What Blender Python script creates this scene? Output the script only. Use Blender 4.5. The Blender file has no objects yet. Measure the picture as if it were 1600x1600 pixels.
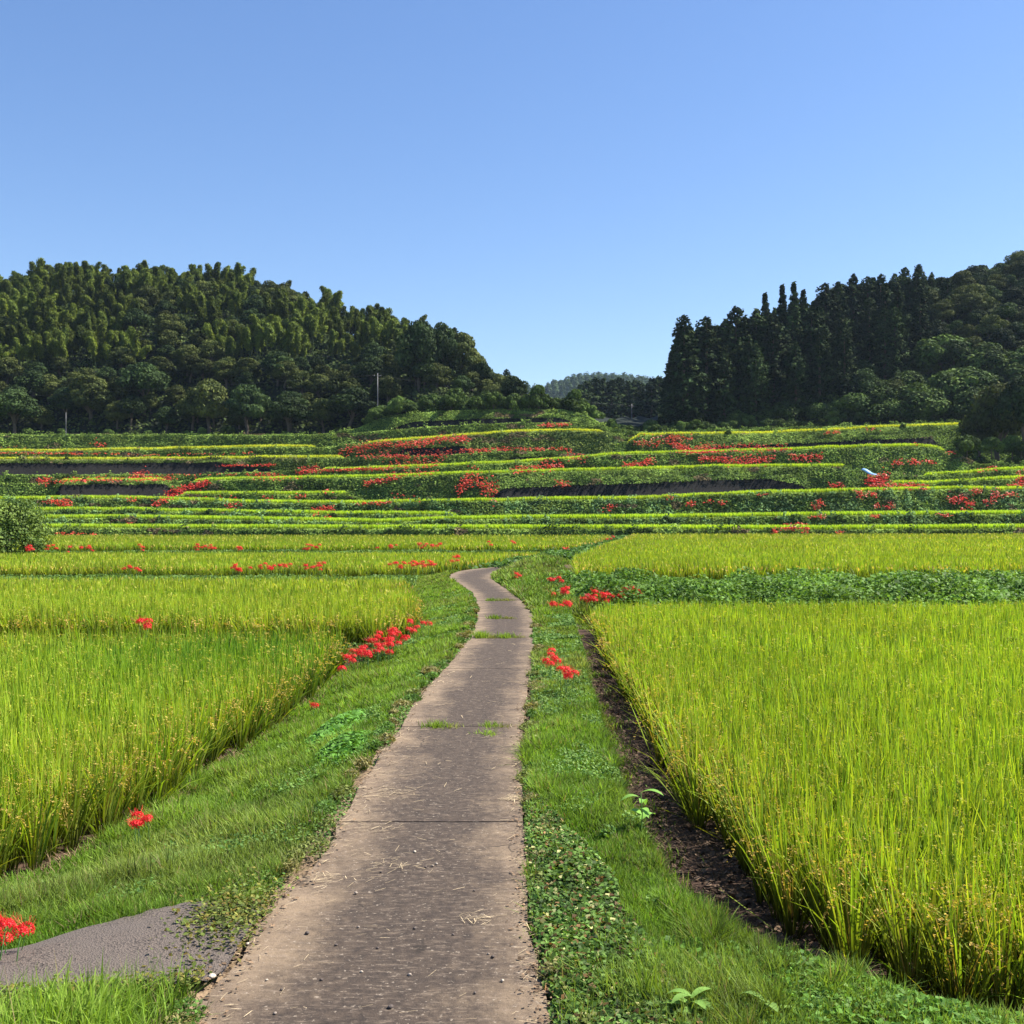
import bpy, math, random
import numpy as np
rng = np.random.default_rng(7); random.seed(7)
F = 1755.0; HZ = 826.0; CAM = 2.2      # focal length / horizon row of the 1600 px photo, eye height (m)

# ------------------------------------------------------------------ camera, light, exposure
sc = bpy.context.scene
cam_d = bpy.data.cameras.new('camera'); cam = bpy.data.objects.new('camera', cam_d)
sc.collection.objects.link(cam); sc.camera = cam
cam.location = (0, 0, CAM); cam.rotation_euler = (math.radians(90), 0, 0)
cam_d.sensor_width = 36; cam_d.lens = F / 1600 * 36; cam_d.shift_y = (HZ - 800) / 1600
cam_d.clip_start = 0.05; cam_d.clip_end = 12000
SUN_AZ, SUN_EL = math.radians(77), math.radians(50)
w = bpy.data.worlds.new('World'); sc.world = w; w.use_nodes = True
nt = w.node_tree; bg = nt.nodes['Background']
sky = nt.nodes.new('ShaderNodeTexSky'); sky.sky_type = 'NISHITA'; sky.sun_disc = False
sky.sun_elevation = SUN_EL; sky.sun_rotation = SUN_AZ
sky.altitude = 0; sky.air_density = 1.0; sky.dust_density = 0.3; sky.ozone_density = 2.5
hs = nt.nodes.new('ShaderNodeHueSaturation'); hs.inputs['Saturation'].default_value = 1.22; hs.inputs['Hue'].default_value = 0.509
gm = nt.nodes.new('ShaderNodeGamma'); gm.inputs[1].default_value = .9; nt.links.new(sky.outputs[0], gm.inputs[0]); nt.links.new(gm.outputs[0], hs.inputs['Color']); nt.links.new(hs.outputs[0], bg.inputs[0])
bg.inputs[1].default_value = 0.094
sd = bpy.data.lights.new('sun', 'SUN'); so = bpy.data.objects.new('sun', sd); sc.collection.objects.link(so)
sd.energy = 5.0; sd.angle = math.radians(0.5); sd.color = (1.0, 0.95, 0.86)
so.rotation_euler = (math.radians(90) - SUN_EL, 0, -SUN_AZ + math.radians(180))
from mathutils import Vector
sv = Vector((math.sin(SUN_AZ) * math.cos(SUN_EL), math.cos(SUN_AZ) * math.cos(SUN_EL), math.sin(SUN_EL)))
so.rotation_euler = sv.to_track_quat('Z', 'Y').to_euler(); so.location = (40, 20, 60)
vs = sc.view_settings; vs.view_transform = 'Standard'; vs.look = 'None'; vs.gamma = 1; vs.exposure = 1.22
sc.render.engine = 'CYCLES'
cy = sc.cycles; cy.max_bounces = 5; cy.diffuse_bounces = 3; cy.glossy_bounces = 2; cy.transmission_bounces = 3
cy.transparent_max_bounces = 4; cy.volume_bounces = 0; cy.sample_clamp_indirect = 4
C = sc.collection

# ------------------------------------------------------------------ helpers
def U(a, b, n): return rng.uniform(a, b, n)
def smooth(t): t = np.clip(t, 0, 1); return t * t * (3 - 2 * t)
def vnoise(x, y, seed=0):
    xi = np.floor(x).astype(np.int64); yi = np.floor(y).astype(np.int64); fx = smooth(x - xi); fy = smooth(y - yi)
    def h(a, b):
        v = (a * 374761393 + b * 668265263 + seed * 974711) & 0x7fffffff
        v = (v ^ (v >> 13)) * 1274126177 & 0x7fffffff
        return ((v ^ (v >> 16)) & 0xffff) / 65535.0
    return (h(xi, yi) * (1 - fx) + h(xi + 1, yi) * fx) * (1 - fy) + (h(xi, yi + 1) * (1 - fx) + h(xi + 1, yi + 1) * fx) * fy
def fnoise(x, y, seed=0): return .6 * vnoise(x, y, seed) + .3 * vnoise(x * 2.3, y * 2.3, seed + 1) + .1 * vnoise(x * 5.1, y * 5.1, seed + 2)
def interp(x, pts): a = np.array(pts, float); return np.interp(x, a[:, 0], a[:, 1])

def tag(o, label=None, cat=None, group=None, kind=None):
    if label: o['label'] = label
    if cat: o['category'] = cat
    if group: o['group'] = group
    if kind: o['kind'] = kind
    return o
def empty(name, loc=(0, 0, 0), rz=0):
    o = bpy.data.objects.new(name, None); C.objects.link(o); o.location = loc; o.rotation_euler = (0, 0, rz)
    o.empty_display_size = .2; return o

class Geo:
    def __init__(s): s.v = []; s.c = []; s.q = []; s.n = 0; s.uv = []
    def add(s, v, q, c):
        v = np.asarray(v, np.float32).reshape(-1, 3); c = np.asarray(c, np.float32).reshape(-1, 3)
        if len(c) == 1: c = np.repeat(c, len(v), 0)
        s.v.append(v); s.c.append(c); s.q.append(np.asarray(q, np.int32).reshape(-1, 4) + s.n); s.n += len(v)
    def build(s, name, mat, parent=None, smooth_=False):
        v = np.concatenate(s.v); q = np.concatenate(s.q); c = np.concatenate(s.c)
        me = bpy.data.meshes.new(name)
        me.vertices.add(len(v)); me.vertices.foreach_set('co', v.ravel())
        me.loops.add(q.size); me.loops.foreach_set('vertex_index', q.ravel())
        me.polygons.add(len(q)); me.polygons.foreach_set('loop_start', np.arange(0, q.size, 4, dtype=np.int32))
        me.update(calc_edges=True)
        a = me.color_attributes.new('Col', 'FLOAT_COLOR', 'POINT')
        cc = np.ones((len(v), 4), np.float32); cc[:, :3] = np.clip(c, 0, 1); a.data.foreach_set('color', cc.ravel())
        if smooth_: me.polygons.foreach_set('use_smooth', np.ones(len(q), bool))
        me.materials.append(mat)
        o = bpy.data.objects.new(name, me); C.objects.link(o)
        if parent: o.parent = parent
        return o

def blades(g, P, H, W, az, lean, droop, c0, c1, segs=3, prof='leaf', face=None):
    """grass-like blades; P (N,3); az = direction the blade leans; c0 root colour, c1 tip colour (N,3)"""
    n = len(P)
    if n == 0: return
    if face is None: face = az + math.pi / 2 + rng.normal(0, .7, n)
    k = segs + 1; t = np.linspace(0, 1, k)
    hx = (lean[:, None] * t + droop[:, None] * t ** 2.2) * H[:, None]
    hz = (t[None] * np.sqrt(np.clip(1 - lean ** 2, .05, 1))[:, None] - .55 * droop[:, None] * t ** 2.6) * H[:, None]
    cx = P[:, 0:1] + hx * np.cos(az)[:, None]; cyy = P[:, 1:2] + hx * np.sin(az)[:, None]; cz = P[:, 2:3] + hz
    if prof == 'leaf': wp = np.interp(t, [0, .35, .75, 1], [.45, 1, .75, .06])
    elif prof == 'const': wp = np.interp(t, [0, 1], [1, .8])
    else: wp = np.interp(t, [0, 1], [1, .08])
    ww = W[:, None] * wp * .5
    dx = np.cos(face)[:, None] * ww; dy = np.sin(face)[:, None] * ww
    V = np.empty((n, k, 2, 3), np.float32)
    V[:, :, 0, 0] = cx - dx; V[:, :, 0, 1] = cyy - dy; V[:, :, 0, 2] = cz
    V[:, :, 1, 0] = cx + dx; V[:, :, 1, 1] = cyy + dy; V[:, :, 1, 2] = cz
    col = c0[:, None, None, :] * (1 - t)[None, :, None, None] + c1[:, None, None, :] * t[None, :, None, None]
    col = np.broadcast_to(col, V.shape)
    b = (np.arange(n) * k * 2)[:, None] + (np.arange(segs) * 2)[None]
    q = np.stack([b, b + 1, b + 3, b + 2], -1)
    g.add(V, q, col)

def cards(g, P, N, S, col, aspect=1.5, up=None):
    """diamond leaves centred on P facing N"""
    n = len(P)
    if n == 0: return
    N = N / (np.linalg.norm(N, axis=1, keepdims=True) + 1e-9)
    r = rng.normal(0, 1, (n, 3)) if up is None else up + rng.normal(0, .35, (n, 3))
    T = np.cross(N, r); T /= np.linalg.norm(T, axis=1, keepdims=True) + 1e-9
    B = np.cross(T, N)
    S = np.asarray(S).reshape(-1, 1) * np.ones((n, 1))
    a = B * S * .5 * math.sqrt(aspect); b = T * S * .5 / math.sqrt(aspect)
    V = np.stack([P - a, P + b - a * .1 + N * S * .06, P + a, P - b - a * .1 + N * S * .06], 1)
    q = np.arange(n * 4).reshape(n, 4)
    g.add(V, q, np.repeat(col[:, None, :], 4, 1))

def tube(g, pts, rad, col, sides=6, caps=True):
    pts = np.array(pts, float); rad = np.broadcast_to(rad, (len(pts),)); k = len(pts)
    d = np.gradient(pts, axis=0); d /= np.linalg.norm(d, axis=1, keepdims=True) + 1e-9
    ref = np.array([1, 0, 0]) if abs(d[0, 2]) > .7 else np.array([0, 0, 1])
    a = np.cross(d, ref); a /= np.linalg.norm(a, axis=1, keepdims=True); b = np.cross(d, a)
    th = np.linspace(0, 2 * math.pi, sides, endpoint=False)
    V = pts[:, None] + rad[:, None, None] * (np.cos(th)[None, :, None] * a[:, None] + np.sin(th)[None, :, None] * b[:, None])
    q = []
    for i in range(k - 1):
        for j in range(sides):
            j2 = (j + 1) % sides; q.append((i * sides + j, i * sides + j2, (i + 1) * sides + j2, (i + 1) * sides + j))
    if caps and sides == 4: q.append((0, 3, 2, 1)); o = (k - 1) * 4; q.append((o, o + 1, o + 2, o + 3))
    if caps and sides == 6:
        for o in (0, (k - 1) * 6): q += [(o, o + 1, o + 2, o + 3), (o, o + 3, o + 4, o + 5)]
    g.add(V, q, np.array([col]))

# ------------------------------------------------------------------ materials
def mat_base(name):
    m = bpy.data.materials.new(name); m.use_nodes = True; t = m.node_tree
    return m, t, t.nodes['Principled BSDF'], t.nodes['Material Output']
def leaf_mat(name, trans=.4, rough=.55, spec=.25, nscale=.6, namt=.3, tcol=(1.15, 1.1, .55), gain=1.0, orand=0):
    m, t, p, out = mat_base(name); N = t.nodes; L = t.links
    a = N.new('ShaderNodeAttribute'); a.attribute_name = 'Col'
    g = N.new('ShaderNodeNewGeometry'); no = N.new('ShaderNodeTexNoise'); no.inputs['Scale'].default_value = nscale
    no.inputs['Detail'].default_value = 3; L.new(g.outputs['Position'], no.inputs['Vector'])
    mr = N.new('ShaderNodeMapRange'); mr.inputs[1].default_value = .3; mr.inputs[2].default_value = .7
    mr.inputs[3].default_value = gain * (1 - namt); mr.inputs[4].default_value = gain * (1 + namt); L.new(no.outputs[0], mr.inputs[0])
    sc_ = mr.outputs[0]
    if orand:
        oi = N.new('ShaderNodeObjectInfo'); m2 = N.new('ShaderNodeMapRange'); m2.inputs[3].default_value = 1 - orand; m2.inputs[4].default_value = 1 + orand; L.new(oi.outputs['Random'], m2.inputs[0])
        m3 = N.new('ShaderNodeMath'); m3.operation = 'MULTIPLY'; L.new(sc_, m3.inputs[0]); L.new(m2.outputs[0], m3.inputs[1]); sc_ = m3.outputs[0]
    mu = N.new('ShaderNodeVectorMath'); mu.operation = 'SCALE'; L.new(a.outputs['Color'], mu.inputs[0]); L.new(sc_, mu.inputs['Scale'])
    L.new(mu.outputs[0], p.inputs['Base Color']); p.inputs['Roughness'].default_value = rough; p.inputs['Specular IOR Level'].default_value = spec
    tr = N.new('ShaderNodeBsdfTranslucent'); mc = N.new('ShaderNodeVectorMath'); mc.operation = 'MULTIPLY'
    L.new(mu.outputs[0], mc.inputs[0]); mc.inputs[1].default_value = tcol; L.new(mc.outputs[0], tr.inputs[0])
    mx = N.new('ShaderNodeMixShader'); mx.inputs[0].default_value = trans
    L.new(p.outputs[0], mx.inputs[1]); L.new(tr.outputs[0], mx.inputs[2]); L.new(mx.outputs[0], out.inputs[0])
    return m
def attr_mat(name, rough=.9, nscale=3, namt=.3, bump=.3, bscale=12, spec=.2):
    m, t, p, out = mat_base(name); N = t.nodes; L = t.links
    a = N.new('ShaderNodeAttribute'); a.attribute_name = 'Col'
    g = N.new('ShaderNodeNewGeometry'); no = N.new('ShaderNodeTexNoise'); no.inputs['Scale'].default_value = nscale
    no.inputs['Detail'].default_value = 6; no.inputs['Roughness'].default_value = .65; L.new(g.outputs['Position'], no.inputs['Vector'])
    mr = N.new('ShaderNodeMapRange'); mr.inputs[1].default_value = .3; mr.inputs[2].default_value = .7
    mr.inputs[3].default_value = 1 - namt; mr.inputs[4].default_value = 1 + namt; L.new(no.outputs[0], mr.inputs[0])
    mu = N.new('ShaderNodeVectorMath'); mu.operation = 'SCALE'; L.new(a.outputs['Color'], mu.inputs[0]); L.new(mr.outputs[0], mu.inputs['Scale'])
    L.new(mu.outputs[0], p.inputs['Base Color']); p.inputs['Roughness'].default_value = rough; p.inputs['Specular IOR Level'].default_value = spec
    n2 = N.new('ShaderNodeTexNoise'); n2.inputs['Scale'].default_value = bscale; n2.inputs['Detail'].default_value = 5; L.new(g.outputs['Position'], n2.inputs['Vector'])
    b = N.new('ShaderNodeBump'); b.inputs['Strength'].default_value = bump; b.inputs['Distance'].default_value = .05; L.new(n2.outputs[0], b.inputs['Height']); L.new(b.outputs[0], p.inputs['Normal'])
    return m
M_soil = attr_mat('soil', .95, 2.5, .35, .8, 14)
M_rice = leaf_mat('rice_leaf', .42, .6, .15, .22, .16, (1.2, 1.2, .4))
M_grass = leaf_mat('verge_grass', .42, .6, .15, 1.3, .32, (1.2, 1.2, .5))
M_weed = leaf_mat('weed_leaf', .3, .6, .15, .8, .3)
M_far = leaf_mat('bank_weeds', .3, .8, .05, .25, .5)
M_tree = leaf_mat('tree_leaf', .15, .75, .08, .15, .35, (1.2, 1.2, .5), orand=.4)
M_bamboo = leaf_mat('bamboo_leaf', .25, .7, .08, .12, .35, (1.2, 1.2, .5), orand=.45)
M_cedar = leaf_mat('cedar_needles', .05, .8, .05, .15, .3, orand=.35)
M_bark = attr_mat('bark', .9, 6, .3, .8, 20)
M_petal = leaf_mat('lily_petal', .35, .45, .3, 2, .1, (1.2, .9, .8))
M_stone = attr_mat('stone', .85, 9, .3, .5, 30)

# ------------------------------------------------------------------ terrain description
PL = [(0, -1.45), (4.6, -1.43), (5.2, -1.42), (5.8, -1.38), (6.4, -1.40), (7.4, -1.28), (9.1, -1.30), (11.9, -1.24), (14.1, -1.24), (17.2, -1.08), (21, -.90), (22.4, -.83), (26.8, -.84),
      (31.1, -.97), (37.1, -1.27), (43.4, -1.93), (48.9, -2.70), (54, -2.95), (58, -2.7), (61.5, -2.0), (64, -.9), (65.2, .8), (84, .8)]
PR = [(0, .20), (5, .17), (6.2, .10), (7.4, .092), (11.9, .10), (17.2, .29), (22.2, .42), (28.8, .54), (33.9, .29), (41, -.23), (46, -.66), (50, -.95), (54, -1.0), (58, -.5), (61.5, .3), (64, .7), (65.2, .9), (84, .9)]
FL = [(0, -30), (6.0, -12), (7.0, -6.4), (8.3, -3.85), (9.5, -3.55), (14.9, -3.2), (20.8, -3.1), (25, -2.75), (31, -2.9), (42, -3.9), (43, -4.3), (56, -5.2), (60, -4.6), (66, -2.6), (84, -2)]
DL = [(0, 40), (4.0, 40), (4.6, 2.9), (5.1, 1.9), (5.6, 1.38), (6.7, 1.02), (7.6, .93), (9.3, .90), (12, .95), (16, 1.06), (22, 1.3), (30, 1.5), (84, 8)]
XR = [(6.1, 2.5), (6.5, 2.04), (7.7, 1.80), (9.5, 1.67), (12.9, 1.66), (17, 1.75), (26, 2.04), (30, 2.2)]
XB = [(60, -.5), (72, 2), (84, 5), (100, 9), (148, 15), (200, 15)]
def off(px): return 5 * np.sin(px / 330 + 1) + 2.2 * np.sin(px / 140) + .7 * np.sin(px / 47 + 2)
# terrace lips: base distance, [(px, lip row in the photo)], wall share of the bank (on the knoll, a painted shade strip)
T = [
 (162, [(-700, 827), (0, 826), (600, 828), (1000, 828), (1300, 829), (1600, 827), (2300, 826)], []),
 (173, [(-700, 812), (0, 812), (200, 811), (450, 815), (600, 818), (700, 814), (800, 812), (1000, 811), (1300, 807), (1600, 805), (2300, 803)], []),
 (184, [(-700, 801), (0, 800), (200, 799), (500, 805), (690, 806), (760, 815), (2300, 815)], []),
 (194, [(-700, 782), (0, 782), (200, 780), (400, 787), (600, 788), (700, 786), (800, 784), (1000, 781), (1200, 772), (1400, 768), (1500, 766), (1600, 766), (2300, 764)], []),
 (204, [(-700, 790), (230, 790), (268, 776), (300, 774), (400, 773), (540, 773), (600, 790), (1330, 790), (1380, 757), (1450, 757), (1600, 748), (2300, 745)], []),
 (214, [(-700, 757), (60, 756), (100, 753), (260, 752), (300, 753), (400, 750), (600, 747), (700, 742), (800, 740), (1000, 735), (1150, 731), (1320, 730), (1350, 744), (1420, 745), (1500, 741), (1600, 734), (2300, 728)], [(-700, 0), (80, .0), (95, .85), (258, .85), (285, 0), (740, 0), (790, .5), (1000, .58), (1200, .6), (1255, .35), (1270, 0), (2300, 0)]),
 (226, [(-700, 743), (0, 743), (300, 742), (400, 738), (500, 736), (600, 733), (700, 729), (800, 724), (900, 718), (950, 713), (1000, 711), (1200, 705), (1400, 698), (1455, 700), (1500, 712), (1530, 726), (2300, 726)], []),
 (238, [(-700, 719), (0, 719), (200, 719), (400, 717), (600, 715), (700, 711), (800, 706), (900, 708), (960, 716), (2300, 730)], [(-700, .8), (340, .8), (420, .3), (480, 0), (780, 0), (800, .6), (890, .6), (920, 0), (2300, 0)]),
 (250, [(-700, 707), (100, 706), (400, 700), (500, 699), (560, 696), (600, 691), (700, 684), (800, 676), (900, 674), (950, 675), (966, 684), (980, 694), (1000, 681), (1200, 678), (1300, 673), (1400, 668), (1480, 666), (1600, 662), (2300, 655)], [(-700, 0), (610, 0), (630, .55), (725, .5), (740, 0), (1080, 0), (1130, .5), (1455, .55), (1470, .3), (1500, 0), (2300, 0)]),
 (264, [(-700, 680), (0, 681), (200, 680), (400, 681), (550, 678), (600, 673), (700, 666), (800, 661), (900, 661), (940, 667), (975, 686), (1020, 676), (1600, 658), (2300, 650)], []),
 (276, [(-700, 679), (500, 679), (560, 670), (600, 652), (650, 646), (700, 643), (800, 640), (880, 641), (915, 648), (950, 668), (1000, 676), (1600, 657), (2300, 648)], [(-700, 0), (590, 0), (640, .5), (880, .45), (920, 0), (2300, 0)]),  # knoll: dark-coloured step painted in as shade beneath the shrubs
]
TD = [t[0] for t in T]
RIDGE = [(-700, 545), (-300, 512), (0, 490), (100, 476), (230, 470), (350, 478), (440, 492), (500, 522), (600, 545), (640, 562), (700, 590), (745, 608), (765, 632), (800, 646), (850, 652), (1000, 655), (1040, 652),
         (1060, 630), (1100, 622), (1150, 612), (1190, 600), (1235, 585), (1290, 566), (1330, 540), (1440, 492), (1520, 468), (1600, 445), (1900, 420), (2300, 400)]
RD = [(-700, 410), (400, 405), (600, 375), (740, 340), (850, 350), (1000, 350), (1100, 345), (1300, 365), (2300, 385)]
def wallf(i, px): return interp(px, T[i][2]) if T[i][2] else np.zeros_like(px, float)
def tz(px):
    """terrace heights, (K, n): index 0 = plain before the first lip"""
    o = off(px); b = interp(px, [(780, 0), (960, 1)])
    z = [.7 * (1 - b) + .85 * b]
    for d, pts, _ in T:
        zi = CAM + (HZ - interp(px, pts) - 2.2 * (fnoise(px / 34 + d, px * 0 + d, 7) - .5) * (d > 180)) * (d + o) / F
        z.append(np.maximum(zi, z[-1] + .004))
    return np.array(z)
def trun(dz): return np.clip(dz * .55, .25, 4.0)
def far_z(px, d):
    Z = tz(px); o = off(px); z = Z[0].copy()
    for i in range(len(T)):
        dl = TD[i] + o; dz = Z[i + 1] - Z[i]; r = trun(dz); f = (d - (dl - r)) / r; wf = wallf(i, px)
        z = np.where(f > 0, Z[i] + dz * (wf + (1 - wf) * np.clip(f, 0, 1)), z)
    db = 286 + o; dr = interp(px, RD); zr = CAM + (HZ - interp(px, RIDGE)) * dr / F; zb = Z[-1]
    zr = np.maximum(zr, zb + .5)
    f = np.clip((d - db) / (dr - db), 0, 1); zh = zb + (zr - zb) * (np.sin(f * math.pi / 2) ** .9)
    f2 = np.clip((d - dr) / 160, 0, 1); zh = zh - (zr - 18) * smooth(f2)
    zh = zh + (fnoise(px * .02, d * .03, 5) - .5) * 5 * np.clip((d - db) / 20, 0, 1)
    return np.where(d > db, zh, z)
def mid_z(x, y):
    zl = interp(y, [(0, -.5), (22.6, -.5), (23.6, -.36), (42, -.36), (43.2, -.6), (47, -.55), (51, -.4), (88, -.4), (90.8, .15), (148, .7)])
    zr = interp(y, [(0, -.5), (30.4, -.5), (32, -.1), (41, .12), (44, .1), (148, .85)])
    pl = interp(y, PL); pr = interp(y, PR); fl = interp(y, FL); dl = interp(y, DL)
    t = smooth((pl - x) / np.maximum(pl - fl, .5)); left = -.04 + (zl + .04) * t ** .8
    hump = .03 + .07 * (fnoise(x * 2, y * 2, 3) - .5)
    hb = .4 * np.exp(-((x - 1.7) / 1.2) ** 2 - ((y - 57) / 6) ** 2)
    tr = np.where(y < 30.4, smooth((x - dl) / (.22 + .9 * smooth((6.6 - y) / 1.2))), smooth((x - pr) / 1.8))
    right = (-.04 + hump * smooth((x - pr) / .3)) * (1 - tr) + zr * tr + hb
    inpath = (x > pl) & (x < pr)
    near = np.where(x < (pl + pr) / 2, left, right); near = np.where(inpath, -.05, near)
    xb = interp(y, XB); b = smooth((x - xb + 1.5) / 3); farm = zl * (1 - b) + zr * b
    k = smooth((y - 72) / 10); return near * (1 - k) + farm * k
def ground(x, y):
    x = np.asarray(x, float); y = np.asarray(y, float); ys = np.maximum(y, 1.0)
    px = 800 + F * x / ys
    k = (y > 147)
    return np.where(k, far_z(px, ys), mid_z(x, np.minimum(ys, 148)))

# terrain mesh ------------------------------------------------------
pxs = np.concatenate([np.arange(-2600, -120, 40), np.arange(-120, 1720, 4), np.arange(1720, 4300, 40)]).astype(float)
ds = list(np.exp(np.linspace(math.log(2.6), math.log(88), 330))) + list(np.linspace(88.5, 92, 6)) + list(np.linspace(94, 147, 24))
rowsD = [np.full_like(pxs, d) for d in ds]; rowsZ = [mid_z((pxs - 800) / F * d, np.full_like(pxs, d)) for d in ds]
typ = [0] * len(ds)
pc = np.clip(pxs, -700, 2300); Z = tz(pc); o_ = off(pc)
for i in range(len(T)):
    dl = TD[i] + o_; dz = Z[i + 1] - Z[i]; r = trun(dz); wf = wallf(i, pc)
    rowsD.append(dl - r - .02); rowsZ.append(Z[i]); typ.append(1)
    for f in (0, .25, .5, .75, 1.0):
        rowsD.append(dl - r + r * f); rowsZ.append(Z[i] + dz * (wf + (1 - wf) * f)); typ.append(1)
    rowsD.append(dl + 3); rowsZ.append(Z[i + 1]); typ.append(2)
for d in list(np.linspace(1, 130, 34)) + [150, 180, 210, 240, 280, 400, 700, 1200, 2500, 6000]:
    dd = 286 + o_ + d; rowsD.append(dd); rowsZ.append(far_z(pc, dd)); typ.append(3)
D = np.array(rowsD); ZZ = np.array(rowsZ); X = (pxs[None] - 800) / F * D
gT = Geo(); nr, nc = D.shape
V = np.stack([X, D, ZZ], -1)
idx = np.arange(nr * nc).reshape(nr, nc)
Q = np.stack([idx[:-1, :-1], idx[:-1, 1:], idx[1:, 1:], idx[1:, :-1]], -1)
typ = np.array(typ)[:, None] * np.ones((1, nc))
nz = fnoise(X * .35, D * .35, 11)
soil = np.array([.070, .042, .028]); grs = np.array([.045, .075, .018]); fst = np.array([.012, .018, .010])
dirt = np.array([.17, .12, .075]); wall_shade_c = np.array([.016, .015, .014])  # dark wall stone; also paints the shade strip on the knoll bank
col = np.ones((nr, nc, 3)) * soil
pl = interp(D, PL); pr = interp(D, PR); fl = interp(D, FL); dl_ = interp(D, DL)
verge = ((X < pl) & (X > fl + .25)) | ((X > pr) & (X < dl_ + .1) & (D < 30.4)) | ((D > 30.4) & (D < 41.5) & (X > pr)) | ((D > 42) & (D < 57) & (X < pl))
mix = np.clip(nz * 1.6 - .25, 0, 1)[..., None]
gcol = grs * mix + dirt * .45 * (1 - mix)
col = np.where((verge & (D < 152))[..., None], gcol, col)
verge |= (D > 60) & (D < 150) & (X > interp(D, XB) - 9) & (X < interp(D, XB) + 8)
edge = ((X > pl - .16) & (X < pr + .14) & (D < 60))[..., None]
col = np.where(edge, dirt * 1.2, col)
col = np.where((typ == 1)[..., None], grs * (.9 + nz[..., None]), col)
col = np.where((typ == 2)[..., None], np.array([.10, .12, .03]), col)
col = np.where((typ == 3)[..., None], fst * (.7 + nz[..., None] * .6), col)
r0 = len(ds)
for i in range(len(T)):
    wf = wallf(i, pc)
    for k in (0, 1):
        col[r0 + i * 7 + k] = np.where((wf > .1)[:, None], wall_shade_c, col[r0 + i * 7 + k])
gT.add(V, Q, col.reshape(-1, 3))
terr = gT.build('ground', M_soil, smooth_=True); tag(terr, 'farmland and wooded slopes under the terraced fields', 'ground', kind='structure')
# land behind and under the viewer
gB = Geo(); xs = np.linspace(-60, 60, 40); ys = np.linspace(-40, 2.6, 12); XX, YY = np.meshgrid(xs, ys)
ZB = np.full_like(XX, -.06); m_ = YY > 2.5; ZB[m_] = mid_z(XX[m_], YY[m_]); ii = np.arange(XX.size).reshape(XX.shape)
gB.add(np.stack([XX, YY, ZB], -1), np.stack([ii[:-1, :-1], ii[:-1, 1:], ii[1:, 1:], ii[1:, :-1]], -1), np.array([grs]))
tag(gB.build('rear_ground', M_soil), 'flat grassy ground behind the viewpoint', 'ground', kind='structure')

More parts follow.
